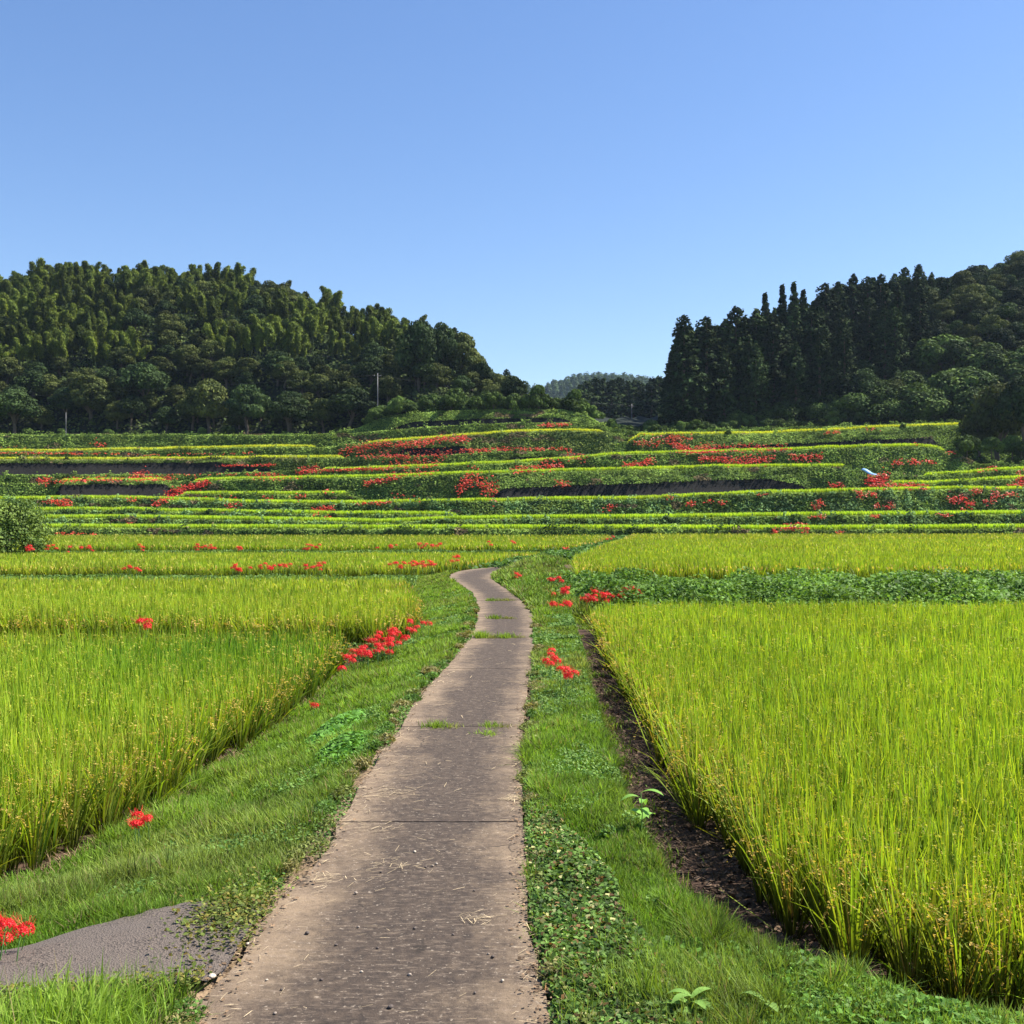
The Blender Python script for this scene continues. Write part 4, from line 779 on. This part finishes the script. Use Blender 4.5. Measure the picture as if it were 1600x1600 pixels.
cards(g, np.stack([x, dv, z], -1), np.stack([fx * 2 + rng.normal(0, .3, n), fy * 2 - .3 + rng.normal(0, .3, n), .5 + dome], -1), U(2.0, 3.6, n), np.array([[.03, .05, .022]]) * U(.5, 1.6, n)[:, None], 1.2)
tag(g.build('distant_forest', M_tree), 'far-off wood on the blue hill in the valley gap', 'forest', kind='stuff')

# ------------------------------------------------------------------ poles, wires, sheet
def metal(name, col, rough=.5, met=.0):
    m, t, p, out = mat_base(name); n = t.nodes.new('ShaderNodeTexNoise'); n.inputs['Scale'].default_value = 4
    r = t.nodes.new('ShaderNodeValToRGB'); r.color_ramp.elements[0].color = (*[c * .8 for c in col], 1); r.color_ramp.elements[1].color = (*[min(1, c * 1.15) for c in col], 1)
    t.links.new(n.outputs[0], r.inputs[0]); t.links.new(r.outputs[0], p.inputs['Base Color']); p.inputs['Roughness'].default_value = rough; p.inputs['Metallic'].default_value = met; return m
M_pole = metal('pole_concrete', (.075, .075, .08)); M_wire = metal('wire', (.06, .06, .06)); M_blue = metal('blue_sheet', (.25, .45, .72), .4)
x, y, z = at(103, 281); r = empty('pole', (x, y, z)); tag(r, 'thin pale pole standing alone before the left wood', 'pole'); g = Geo(); tube(g, [(0, 0, -.5), (0, 0, 3), (0, 0, 6.6)], np.array([.11, .10, .09]), (.5, .5, .5)); g.build('shaft', M_pole, r)
g = Geo(); tube(g, [(0, 0, 6.6), (0, 0, 6.68)], .12, (.5, .5, .5)); g.build('cap', M_pole, r)
tops = []
for px, d, top, base, lb in ((590, 284, 583, 640, 'utility pole with a crossarm before the dark trees of the left wood'), (987, 330, 631, 668, 'small distant utility pole in the valley gap')):
    x, y, z = at(px, d); h = CAM + (HZ - top) / F * d - z; r = empty('utility_pole', (x, y, z)); tag(r, lb, 'pole')
    g = Geo(); tube(g, [(0, 0, -.5), (0, 0, h * .5), (0, 0, h)], np.array([.17, .15, .11]), (.4, .4, .4)); g.build('shaft', M_pole, r)
    g = Geo(); tube(g, [(-.9, -.14, h - .7), (0, -.14, h - .7), (.9, -.14, h - .7)], .06, (.4, .4, .4), 4); cr = g.build('crossarm', M_pole, r)
    for sx in (-.8, 0, .8): g = Geo(); tube(g, [(sx, -.14, h - .66), (sx, -.14, h - .45)], .06, (.6, .6, .6)); g.build('insulator', M_pole, cr)
    tops.append((x, y - .14, z + h - .47))
def wire(a, b, lb):
    t = np.linspace(0, 1, 24)[:, None]; p = np.array(a) * (1 - t) + np.array(b) * t; p[:, 2] -= 4 * 1.1 * (t[:, 0] * (1 - t[:, 0])); g = Geo(); tube(g, p, .012, (.1, .1, .1), 4); tag(g.build('power_line', M_wire), lb, 'wire', 'power lines')
wire(tops[0], (-230, 300, 34), 'power line running left from the crossarm pole'); wire(tops[0], tops[1], 'power line between the crossarm pole and the pole in the gap')
wire(tops[1], (90, 352, 33), 'power line running right from the pole in the gap')
g = Geo(); x, y, z = at(1356, 213); us = np.linspace(0, 1, 10); a = np.array([-1.15, .9, .95]); b = np.array([1.1, -.9, -.55])
C0 = np.array([x, y - 1.5, CAM + (HZ - 741) / F * 212]); pts = a * (1 - us)[:, None] + b * us[:, None]; wv = np.array([.42, .25, .1])
Vs = np.stack([C0 + pts - wv, C0 + pts + wv * .2 + [0, 0, .18], C0 + pts + wv + [0, 0, .05]], 1); Vs[:, :, 2] += .08 * np.sin(us * 9)[:, None]; gi = np.arange(30).reshape(10, 3)
g.add(Vs, np.stack([gi[:-1, :-1], gi[:-1, 1:], gi[1:, 1:], gi[1:, :-1]], -1), np.array([[.3, .5, .8]]))
o = g.build('plastic_sheet', M_blue); md = o.modifiers.new('thick', 'SOLIDIFY'); md.thickness = .03; tag(o, 'pale blue sheet lying on the slope beside the red lilies', 'sheet')

# ------------------------------------------------------------------ spider lilies
def lily_head(g, cen, s=1.0, seed=0, det=True):
    R_ = random.Random(seed); red = np.array([.78, .025, .030])
    for k in range(7):
        a = k / 7 * 6.283 + R_.uniform(-.2, .2); el = R_.uniform(.1, .9); base = cen + np.array([math.cos(a), math.sin(a), 0]) * .012 * s
        ax = np.array([math.cos(a) * math.cos(el), math.sin(a) * math.cos(el), math.sin(el)]); fc = base + ax * .035 * s
        for j in range(6):
            b = j / 6 * 6.283; sd_ = np.cross(ax, [0, 0, 1.]); sd_ /= np.linalg.norm(sd_); u2 = np.cross(sd_, ax); dr = sd_ * math.cos(b) + u2 * math.sin(b); wd = np.cross(ax, dr) * .0045 * s
            p0 = fc; p1 = fc + (ax * .028 + dr * .018) * s; p2 = fc + (ax * .020 + dr * .040) * s; p3 = fc + (-ax * .006 + dr * .046) * s
            V = np.array([p0 - wd * .6, p0 + wd * .6, p1 - wd, p1 + wd, p2 - wd, p2 + wd, p3 - wd * .4, p3 + wd * .4]); g.add(V, [(0, 1, 3, 2), (2, 3, 5, 4), (4, 5, 7, 6)], red[None] * R_.uniform(.75, 1.15))
        for j in range(3):
            t = ax + np.array([R_.gauss(0, .25), R_.gauss(0, .25), R_.gauss(.25, .2)]); e = fc + t * .075 * s; m = fc + t * .04 * s + np.array([0, 0, -.01]) * s; wd = np.array([.0012, .0012, 0]) * s
            g.add(np.array([fc - wd, fc + wd, m - wd, m + wd, e - wd, e + wd]), [(0, 1, 3, 2), (2, 3, 5, 4)], np.array([[.75, .06, .05]]))
lily_protos = []
for k in range(4):
    r = empty('spider_lily'); g = Geo(); bx_, by_ = [(0, 0), (.03, .01), (-.02, .03), (.02, -.03)][k]; hgt = [.46, .42, .5, .38][k]
    tube(g, [(0, 0, -.35), (bx_ * .3, by_ * .3, hgt * .5), (bx_, by_, hgt)], np.array([.006, .005, .0045]), (.10, .20, .06)); st = g.build('stem', M_grass, r)
    g = Geo(); lily_head(g, np.array([bx_, by_, hgt]), 1.0, k + 3); bl = g.build('bloom', M_petal, r); lily_protos.append([r, [st, bl], False, hgt])
nl_ = [0]
def lily(x, y, z, s, label, group, var=None):
    k = nl_[0] % 4 if var is None else var; P = lily_protos[k]
    if not P[2]: r = P[0]; P[2] = True
    else:
        r = P[0].copy(); C.objects.link(r)
        for ch in P[1]: c = ch.copy(); C.objects.link(c); c.parent = r
    r.location = (x, y, z); r.rotation_euler = (random.gauss(0, .1), random.gauss(0, .1), random.uniform(0, 6.28)); r.scale = (s, s, s)
    for key in ('label', 'category', 'group'):
        if key in r: del r[key]
    tag(r, label, 'spider lily', group); nl_[0] += 1
dgrid = np.concatenate([np.arange(4, 60, .1), np.arange(60, 300, .25)])
def solve(px, py, h):
    """distance at which something h above the ground shows at this photo point"""
    px = np.atleast_1d(px).astype(float); py = np.atleast_1d(py).astype(float); out = np.zeros(len(px))
    for i in range(len(px)):
        x = (px[i] - 800) / F * dgrid; z = ground(x, dgrid); row = HZ - F * (z + h - CAM) / dgrid; k = np.argmax(row <= py[i]); out[i] = dgrid[k] if row[k] <= py[i] else 290
    return out
# px, py, count, half width px, half height px, [fixed distance], size, label
LC = [
 (8, 1450, 7, 17, 24, None, .56, 'orange-red spider lily at the left edge beside the side track'),
 (220, 1284, 6, 18, 11, None, .62, 'red spider lily at the foot of the golden rice ears, nearest left'),
 (488, 1100, 1, 0, 0, None, .75, 'single red spider lily at the edge of the nearest left paddy'),
 (538, 1050, 1, 0, 0, None, 1.0, 'single red spider lily just below the big red drift on the left'),
 (638, 952, 4, 9, 4, None, 1.1, 'small red spider lily at the corner of the second left paddy'),
 (549, 962, 1, 0, 0, None, 1.1, 'single orange lily against the edge of the second left paddy'),
 (224, 972, 5, 9, 3, 22.8, 1.1, 'red spider lily between the two nearest left paddies'),
 (668, 972, 1, 0, 0, None, 1.0, 'single red lily right of the big red drift'),
 (862, 1026, 6, 7, 8, None, .8, 'red spider lily at the right of the path, upper of two small clumps'),
 (883, 1050, 6, 10, 3, None, .8, 'red spider lily at the right of the path, lower of two small clumps'),
 (805, 899, 5, 6, 5, 45, 1.2, 'red spider lily right of the path bend'),
 (870, 905, 5, 9, 3, 38.5, 1.2, 'dull red lily in the weeds above the clumps right of the path'),
 (876, 926, 10, 16, 5, 34, 1.2, 'red spider lily in the upper of the stacked clumps right of the path'),
 (880, 948, 12, 12, 9, 30.6, 1.15, 'red spider lily in the lower of the stacked clumps right of the path'),
 (938, 934, 26, 32, 6, 32.0, 1.2, 'red spider lily in the widest red clump at the corner of the right paddy'),
 (990, 925, 10, 15, 7, 33, 1.2, 'red spider lily in the clump right of the widest one'),
 (712, 873, 5, 7, 3, 57.3, 1.5, 'orange lily in front of the rice above the path bend'),
 (645, 881, 24, 36, 2.5, 56.6, 1.5, 'red spider lily in the long row above the dark ditch end'),
 (490, 884, 11, 14, 3.5, 56.8, 1.5, 'red spider lily in the tight clump left of the long row'),
 (428, 884, 13, 24, 3, 56.8, 1.5, 'red spider lily in the wide clump between two tight ones'),
 (376, 889, 9, 13, 4.5, 56.4, 1.5, 'red spider lily in the leftmost tight clump before the third paddy'),
 (209, 888, 6, 11, 3, 56.6, 1.5, 'red spider lily in the lone clump at the left before the third paddy'),
 (60, 857, 10, 26, 3, 84.5, 1.9, 'red spider lily at the foot of the leafy bush'),
 (133, 856, 6, 9, 3.5, 90, 1.9, 'red spider lily just right of the leafy bush'),
 (110, 858, 2, 4, 2, 90, 1.9, 'small pair of red lilies beside the leafy bush'),
 (220, 856, 4, 6, 2.5, 90, 1.9, 'red lily in the small third clump right of the leafy bush'),
 (318, 855, 12, 23, 2.5, 90, 1.9, 'red spider lily in the longest clump of the far left row'),
 (371, 856, 4, 7, 2.5, 90, 1.9, 'red lily right of the longest far clump'),
 (487, 854, 9, 14, 2.5, 90, 1.9, 'red lily in the middle clump of the far row'),
 (620, 853, 5, 34, 1.5, 90, 1.9, 'scattered dull red lily left of the bright far clump'),
 (672, 852, 12, 20, 2.5, 90, 1.9, 'bright red lily in the far clump above the path bend'),
 (765, 849, 2, 3, 1.5, 90, 1.9, 'small lily in the far row above the path bend'),
 (801, 848, 3, 5, 2, 90, 1.9, 'last small red lily at the right end of the far row'),
 (953, 841, 3, 4, 2, 108, 2.0, 'red lily before the weeds where the left and right paddies meet'),
]
for px, py, n, hw, hh, d, s, lb in LC:
    for k in range(n):
        a = px + random.uniform(-hw, hw); b = py + random.uniform(-hh, hh); dd_ = float(solve(a, b, .45 * min(1, s))[0]) if d is None else d + random.uniform(-.25, .25)
        x = (a - 800) / F * dd_; ztop = CAM + (HZ - b) / F * dd_; s2 = s * random.uniform(.9, 1.12); lily(x, dd_, ztop - .46 * s2, s2, lb, lb if n > 1 else None)
for k in range(48):   # big drift on the left verge
    t = random.random() ** .8; a = 545 + 110 * t + random.gauss(0, 7); b = 1028 - 56 * t + random.gauss(0, 6 + 4 * t); dd_ = min(30, float(solve(a, b, .42)[0])); x = (a - 800) / F * dd_
    s2 = random.uniform(.85, 1.1); lily(x, dd_, CAM + (HZ - b) / F * dd_ - .46 * s2, s2, 'red spider lily in the big drift on the left verge of the path', 'big red drift left of the path')
print('LILIES', nl_[0])
# far lilies on the terraces: x0,y0,x1,y1,count,spread,orange
FLL = [(5, 699, 60, 700, 6, 2, .5), (145, 693, 165, 696, 18, 3, .4), (0, 708, 190, 709, 90, .8, .6), (200, 711, 400, 708, 40, 1, .6), (340, 728, 430, 726, 80, 1.2, .2), (230, 742, 430, 741, 30, 1.5, .3), (60, 751, 270, 747, 260, 2, .2), (205, 741, 230, 740, 40, 3.5, .1),
 (60, 751, 75, 752, 20, 4, .2), (262, 772, 325, 753, 190, 3.5, .0), (240, 789, 268, 774, 50, 3, .1), (70, 783, 110, 784, 60, 2.5, .3), (95, 788, 108, 790, 20, 2, .1), (300, 780, 370, 775, 8, 2, .2), (355, 790, 375, 789, 20, 3, .1), (200, 781, 212, 781, 8, 2, .2),
 (200, 817, 206, 817, 4, 1, .2), (395, 743, 450, 745, 60, 3, .3), (465, 738, 495, 732, 80, 4, .0), (500, 735, 610, 732, 160, 1.6, .6), (530, 706, 610, 692, 140, 4, .3), (560, 712, 700, 710, 150, 4, .3), (600, 710, 640, 715, 50, 2.5, .1), (615, 697, 700, 684, 170, 3, .2), (705, 686, 730, 685, 70, 3, .0),
 (610, 727, 690, 724, 90, 3, .4), (690, 706, 800, 701, 120, 2, .3), (570, 756, 620, 747, 70, 2, .2), (600, 742, 680, 738, 60, 2, .3), (715, 770, 730, 750, 60, 6, .2), (730, 742, 775, 770, 120, 9, .2), (660, 778, 610, 776, 14, 3, .2), (505, 769, 515, 766, 10, 2, .1), (555, 786, 610, 785, 50, 2, .3), (490, 798, 520, 794, 60, 3, .1), (512, 810, 516, 807, 10, 2, .1), (463, 778, 475, 776, 14, 2.5, .2), (412, 779, 420, 777, 12, 3, .2),
 (845, 664, 890, 663, 70, 1.5, .1), (805, 702, 890, 701, 70, 1.3, .3), (800, 736, 880, 727, 130, 3.5, .2), (840, 719, 860, 718, 14, 2, .1), (885, 709, 915, 718, 26, 4, .2), (868, 755, 888, 756, 26, 3, .2), (975, 728, 1010, 723, 60, 2.5, .1), (1005, 722, 1020, 719, 30, 3, .1), (1045, 683, 1080, 684, 60, 3, .7), (990, 693, 1050, 688, 60, 4, .3), (1050, 692, 1080, 705, 90, 3, .1), (1060, 704, 1120, 704, 190, 2.2, .0),
 (1085, 699, 1230, 700, 200, 3.5, .1), (1095, 718, 1135, 715, 70, 2.5, .1), (1130, 720, 1170, 721, 70, 4, .1), (1170, 720, 1210, 717, 80, 4, .1), (1235, 715, 1285, 715, 80, 3.5, .1), (1395, 724, 1410, 722, 20, 2.5, .2), (1420, 722, 1440, 721, 30, 2.5, .1), (1452, 722, 1460, 721, 14, 2.5, .1), (1355, 752, 1385, 748, 110, 5, .0), (1380, 740, 1386, 744, 14, 4, .0), (1360, 759, 1450, 760, 200, 2.5, .4), (1298, 760, 1315, 758, 30, 2.5, .1), (1290, 676, 1312, 674, 24, 1.5, .6), (1360, 671, 1368, 671, 8, 1.5, .6), (1425, 693, 1432, 693, 8, 1.5, .2), (1480, 706, 1492, 706, 10, 2, .2), (1530, 735, 1560, 731, 40, 2, .4), (1590, 750, 1605, 745, 60, 6, .1), (1575, 759, 1610, 757, 50, 2, .5),
 (1340, 768, 1348, 776, 24, 4, .2), (1360, 772, 1366, 773, 14, 3, .1), (1275, 793, 1285, 783, 26, 3, .1), (1370, 790, 1374, 790, 8, 2, .1), (1384, 792, 1394, 791, 20, 2.5, .0), (1482, 780, 1508, 780, 50, 3.5, .1), (1510, 789, 1522, 784, 20, 3, .1), (1520, 770, 1530, 765, 16, 3, .1), (1538, 784, 1550, 783, 14, 3, .1), (1552, 776, 1562, 772, 24, 4, .1), (1570, 773, 1590, 771, 24, 2, .4), (1500, 797, 1508, 795, 8, 2, .1), (948, 797, 958, 790, 14, 3, .1), (1045, 777, 1050, 776, 8, 2, .1), (1075, 787, 1084, 786, 14, 3, .1), (1106, 784, 1112, 783, 8, 2, .1), (1127, 785, 1131, 784, 8, 3, .1), (1190, 773, 1195, 772, 6, 1, .5),
 (1222, 825, 1258, 821, 110, 2.5, .0), (1258, 830, 1262, 826, 24, 4, .0), (1209, 830, 1213, 830, 14, 3, .1), (1308, 834, 1318, 833, 16, 2, .5), (1265, 809, 1285, 806, 20, 1.5, .5), (1365, 806, 1373, 806, 14, 1.5, .5), (1465, 804, 1480, 805, 16, 1.5, .5), (90, 833, 125, 834, 20, 1.5, .5), (140, 835, 146, 835, 8, 1, .5), (885, 857, 888, 857, 4, 1, .3)]
g = Geo()
for x0, y0, x1, y1, n, sp, orr in FLL:
    n = int(n * 1.6); t = U(0, 1, n); px = x0 + (x1 - x0) * t + rng.normal(0, 3.5, n); py = y0 + (y1 - y0) * t + rng.normal(0, sp * .95, n); d = solve(px, py, .45) - .6
    x = (px - 800) / F * d; z = CAM + (HZ - py) / F * d; m = np.repeat(np.arange(n), 4); P = np.stack([x, d, z], -1)[m] + rng.normal(0, .09, (4 * n, 3)) * np.array([1, .6, .5])
    c = (np.array([.85, .085, .055]) * (1 - orr) + np.array([.75, .17, .05]) * orr)[None] * U(.6, 1.15, 4 * n)[:, None]
    cards(g, P, np.stack([rng.normal(0, .7, 4 * n), rng.normal(-.7, .5, 4 * n), np.abs(rng.normal(.8, .5, 4 * n))], -1), U(.13, .26, 4 * n) * np.clip(d[m] / 190, .75, 1.1), c, 1.3)
tag(g.build('spider_lilies', M_petal), 'masses of red spider lilies scattered over the far terraces', 'spider lilies', kind='stuff')

# ------------------------------------------------------------------ foreground details
# tufts growing in the path joints: things one can count
for jy, xs_ in ((12.45, [(-.83, .16, .9), (-.64, .12, .5), (-.24, .12, .7), (-.10, .12, .5)]), (12.0, [(-.26, .15, .6)]), (22.6, [(-.62, .16, 2.2), (-.40, .2, 1.0), (-.12, .2, 1.5), (.10, .15, .6)]), (27.4, [(-.42, .18, 1.4), (-.10, .2, .8)]), (34.2, [(-.62, .2, 1.2), (-.2, .28, 1.2)]), (4.5, [(-.3, .12, .5), (-.05, .12, .5)])):
    for q, (tx, wd, hm) in enumerate(xs_):
        r_ = Geo(); n = 300; hm *= 1.7; c1 = (GB_ if q % 2 == 0 else GC) * U(.6, 1.2, n)[:, None]
        blades(r_, np.stack([rng.normal(0, wd * .42, n), rng.normal(0, .05 + .002 * jy, n), np.full(n, -.045)], -1), U(.05, .12, n) * hm ** .6, U(.005, .009, n) * (1 + jy / 18), U(0, 6.28, n), np.abs(rng.normal(0, .5, n)).clip(0, .9), U(0, .5, n), c1 * .5, c1, 2)
        o = r_.build('grass_tuft', M_grass); o.location = (tx, jy, 0)
        jn = {12.45: 'nearest weedy joint', 12.0: 'slab before the nearest joint', 22.6: 'second and tallest joint', 27.4: 'third weedy joint', 34.2: 'farthest weedy joint', 4.5: 'bare front concrete'}[jy]
        pos = ['first', 'second', 'third', 'fourth', 'fifth'][q]; tag(o, f'grass tuft, {pos} from the left in the {jn} of the path', 'grass tuft', 'grass tufts on the path')
# stones on the path
stone_me = []
for k in range(3):
    g = Geo(); th = np.linspace(0, 6.283, 8, endpoint=False); rings = []
    for zz, rr in ((-.3, .6), (.1, 1), (.5, .75), (.7, .15)): rings.append(np.stack([np.cos(th) * rr * U(.8, 1.15, 8), np.sin(th) * rr * U(.7, 1.0, 8), np.full(8, zz) + rng.normal(0, .05, 8)], -1))
    V = np.concatenate(rings); q = [(i * 8 + j, i * 8 + (j + 1) % 8, (i + 1) * 8 + (j + 1) % 8, (i + 1) * 8 + j) for i in range(3) for j in range(8)] + [(24, 25, 26, 27), (24, 27, 28, 31), (28, 29, 30, 31)]
    cst = [(.5, .42, .33), (.10, .08, .07), (.32, .26, .21)][k]; o = g.add(V, q, np.array([cst])) or g.build('pebble', M_stone); stone_me.append(o)
spots = [(331, 1529, 0, .022), (648, 1332, 0, .012), (556, 1397, 2, .013), (480, 1460, 1, .015), (525, 1478, 1, .010), (648, 1452, 1, .011), (610, 1576, 1, .016), (640, 1525, 2, .012), (595, 1364, 1, .010), (665, 1356, 1, .010), (770, 1497, 1, .013), (741, 1393, 1, .009), (785, 1534, 0, .011), (502, 1533, 1, .010), (708, 1462, 1, .010), (387, 1477, 0, .013), (440, 1548, 1, .009), (417, 1533, 0, .009), (763, 1492, 2, .008), (560, 1450, 2, .010), (590, 1483, 1, .009), (676, 1354, 2, .010), (682, 1351, 0, .010), (430, 1585, 2, .010), (565, 1520, 0, .009), (742, 1553, 1, .009)]
used = [False] * 3
cn = {0: 'pale', 1: 'dark', 2: 'brownish'}
for k, (px, py, kd, sz) in enumerate(spots):
    x, y = img(px, py, .01)
    if used[kd]: o = stone_me[kd].copy(); C.objects.link(o)
    else: o = stone_me[kd]; used[kd] = True
    o.location = (x, y, .012 + sz * .3); o.scale = (sz,) * 3; o.rotation_euler = (0, 0, k * 1.7)
    zone = 'near the left edge' if x < -.95 else ('near the right edge' if x > -.2 else 'in the middle'); dep = 'front' if y < 5.7 else 'middle stretch'
    tag(o, f'{cn[kd]} pebble lying {zone} of the path, {dep}', 'pebble', f'{cn[kd]} pebbles on the path {zone}, {dep}')
o = stone_me[0]; o['label'] = 'largest pale stone on the path, next to the side track'; o['group'] = 'pebbles on the path'
# straw and leaf litter
g = Geo(); n = 650; y = np.exp(U(math.log(4.3), math.log(24), n)); side = U(0, 1, n); a = fPL(y); b = fPR(y)
x = np.where(side < .45, a + np.abs(rng.normal(0, .13, n)) - .04, np.where(side < .75, b - np.abs(rng.normal(0, .08, n)) + .03, a + (b - a) * U(0, 1, n)))
for cx0, cy0, s_ in ((-.95, 9.3, .35), (-.75, 7.3, .3), (-1.0, 8.2, .3), (-.2, 6.3, .15), (.0, 9.1, .12), (-1.15, 7.0, .2)):
    m = 34; x = np.append(x, cx0 + rng.normal(0, s_ * .35, m)); y = np.append(y, cy0 + rng.normal(0, s_ * .35, m))
n = len(x); ang = rng.normal(.2, .7, n); ln = U(.03, .11, n) * np.clip(y / 8, .8, 1.6); wd = U(.0007, .0017, n) * np.clip(y / 6, 1, 3)
P0 = np.stack([x, y, np.full(n, .022)], -1); dv = np.stack([np.cos(ang) * ln, np.sin(ang) * ln, U(-.003, .012, n)], -1) * .5; wv_ = np.stack([-np.sin(ang) * wd, np.cos(ang) * wd, np.zeros(n)], -1)
V = np.stack([P0 - dv - wv_, P0 - dv + wv_, P0 + dv + wv_, P0 + dv - wv_], 1); g.add(V, np.arange(4 * n).reshape(n, 4), np.repeat((np.array([.62, .48, .29]) * U(.5, 1.1, n)[:, None])[:, None], 4, 1))
n = 2600; y = np.exp(U(math.log(4.2), math.log(20), n)); x = np.where(U(0, 1, n) < .5, fPL(y) + rng.normal(-.03, .07, n), fPR(y) + rng.normal(.0, .05, n)); 
cards(g, np.stack([x, y, np.full(n, .02)], -1), np.stack([rng.normal(0, .3, n), rng.normal(0, .3, n), np.ones(n)], -1), U(.012, .03, n), np.array([.17, .11, .065]) * U(.4, 1.5, n)[:, None], 1.5)
tag(g.build('straw_litter', M_stone), 'dry straw and dead leaves strewn along the path edges', 'litter', kind='stuff')
# ditch: dead stalks
g = Geo(); n = 5500; y = np.exp(U(math.log(5.6), math.log(26), n)); a = fDL(y) + .2; b = np.interp(y, [p[0] for p in XR], [p[1] for p in XR]) + .1; x = a + (b - a) * U(0, 1, n); c = np.array([.12, .08, .05]) * U(.3, 1.6, n)[:, None]
blades(g, np.stack([x, y, np.full(n, -.5)], -1), U(.04, .14, n), U(.003, .007, n) * np.clip(y / 8, 1, 3), rng.normal(3.1, .5, n), U(.7, .98, n), U(0, .2, n), c, c, 2)
n = 1500; y = np.exp(U(math.log(8), math.log(22), n)); x = fFL(y) + U(-.05, .3, n); c = np.array([.26, .17, .10]) * U(.4, 1.3, n)[:, None]
blades(g, np.stack([x, y, ground(x, y)], -1), U(.06, .18, n), U(.004, .008, n) * np.clip(y / 8, 1, 3), U(0, 6.28, n), U(.3, .95, n), U(0, .4, n), c, c, 2)
n = 2600; y = np.exp(U(math.log(5.7), math.log(24), n)); a = fDL(y) + .2; b = np.interp(y, [p[0] for p in XR], [p[1] for p in XR]) + .15; x = a + (b - a) * U(0, 1, n); sz_ = U(.02, .07, n)
cards(g, np.stack([x, y, -.5 + sz_ * .25], -1), np.stack([rng.normal(0, .6, n), rng.normal(-.3, .6, n), np.ones(n)], -1), sz_, np.array([.13, .085, .055]) * U(.3, 1.5, n)[:, None], 1.3)
tag(g.build('ditch_litter', M_stone), 'dead brown stalks lying in the dry ditch by the rice', 'litter', kind='stuff')

# broad-leaved weeds (individual plants)
def big_leaf(g, base, direction, L, Wd, droop, col):
    t = np.linspace(0, 1, 7); d = np.array([math.cos(direction), math.sin(direction), 0]); sdv = np.array([-d[1], d[0], 0])
    cx = base[None] + d[None] * (L * t)[:, None] + np.array([0, 0, 1.])[None] * (L * (.55 * t - droop * t ** 2))[:, None]; wv = Wd * np.sin(np.clip(t * .93 + .07, 0, 1) * math.pi) ** .8
    V = np.stack([cx - sdv * wv[:, None] + np.array([0, 0, .12]) * wv[:, None] * 2, cx, cx + sdv * wv[:, None] + np.array([0, 0, .12]) * wv[:, None] * 2], 1); gi = np.arange(21).reshape(7, 3)
    g.add(V, np.stack([gi[:-1, :-1], gi[:-1, 1:], gi[1:, 1:], gi[1:, :-1]], -1), np.array([col]))
def broad_weed(x, y, h, nleaf, L, Wd, lb, col, name='broadleaf_weed', z=None, tall=True):
    z0 = float(ground(np.array([x]), np.array([y]))[0]) if z is None else z; r = empty(name, (x, y, z0)); tag(r, lb, 'weed')
    g = Geo(); tube(g, [(0, 0, -.03), (.01, 0, h * .5), (0, .01, h)], np.array([.005, .004, .003]), (.12, .22, .06)); g.build('stem', M_grass, r)
    for k in range(nleaf):
        g = Geo(); hz = h * (.35 + .65 * k / max(1, nleaf - 1)) if tall else h * random.uniform(.3, 1); c = np.array(col) * random.uniform(.8, 1.15)
        big_leaf(g, np.array([0, 0, hz]), k * 2.4 + .4 + random.uniform(-.5, .5), L * random.uniform(.75, 1.1), Wd * random.uniform(.8, 1.1), random.uniform(.35, .9), c); g.build('leaf', M_weed, r)
broad_weed(.93, 8.1, .30, 6, .17, .035, 'tall seedling with pale heart-shaped leaves at the edge of the ditch', (.20, .38, .07))
broad_weed(.80, 5.02, .13, 11, .14, .022, 'broad-leaved pale rosette in the near right verge', (.20, .35, .07), tall=False)
broad_weed(1.12, 4.98, .12, 10, .15, .021, 'broad-leaved pale plant right of the other rosette in the near right verge', (.22, .36, .08), tall=False)
broad_weed(-2.2, 4.98 - .15, .10, 5, .11, .05, 'wide-leaved weed in the near left corner below the side track', (.16, .36, .09), tall=False)
broad_weed(-2.05, 4.66, .09, 5, .10, .045, 'smaller wide-leaved weed in the near left corner', (.18, .38, .09), tall=False)
for k, (x, y, n, lb) in enumerate([(.62, 5.15, 26, 'upright grass clump in the near right verge beside the rosettes'), (-1.95, 4.92, 22, 'tallest upright grass clump in the near left corner')]):
    g = Geo(); c = GB_ * U(.5, 1.0, n)[:, None]; blades(g, np.stack([rng.normal(0, .03, n), rng.normal(0, .03, n), np.zeros(n)], -1), U(.18, .36, n), U(.007, .012, n), U(0, 6.28, n), np.abs(rng.normal(0, .18, n)), U(0, .4, n), c * .6, c, 4)
    o = g.build('grass_clump', M_grass); o.location = (x, y, -.04); tag(o, lb, 'grass clump')
# ------------------------------------------------------------------ haze
HAZE = True
if HAZE:
    me = bpy.data.meshes.new('haze'); x0, x1, y0, y1, z0, z1 = -9500, 9500, -60, 6500, -70, 330
    vv = [(x, y, z) for x in (x0, x1) for y in (y0, y1) for z in (z0, z1)]; me.from_pydata(vv, [], [(0, 1, 3, 2), (4, 6, 7, 5), (0, 4, 5, 1), (2, 3, 7, 6), (0, 2, 6, 4), (1, 5, 7, 3)])
    m = bpy.data.materials.new('haze_air'); m.use_nodes = True; t = m.node_tree; t.nodes.remove(t.nodes['Principled BSDF']); v = t.nodes.new('ShaderNodeVolumePrincipled')
    v.inputs['Color'].default_value = (.60, .78, 1, 1); v.inputs['Density'].default_value = .00005; v.inputs['Anisotropy'].default_value = .2; t.links.new(v.outputs[0], t.nodes['Material Output'].inputs['Volume'])
    me.materials.append(m); o = bpy.data.objects.new('haze', me); C.objects.link(o); tag(o, 'thin blue air over the whole valley', 'haze', kind='stuff')
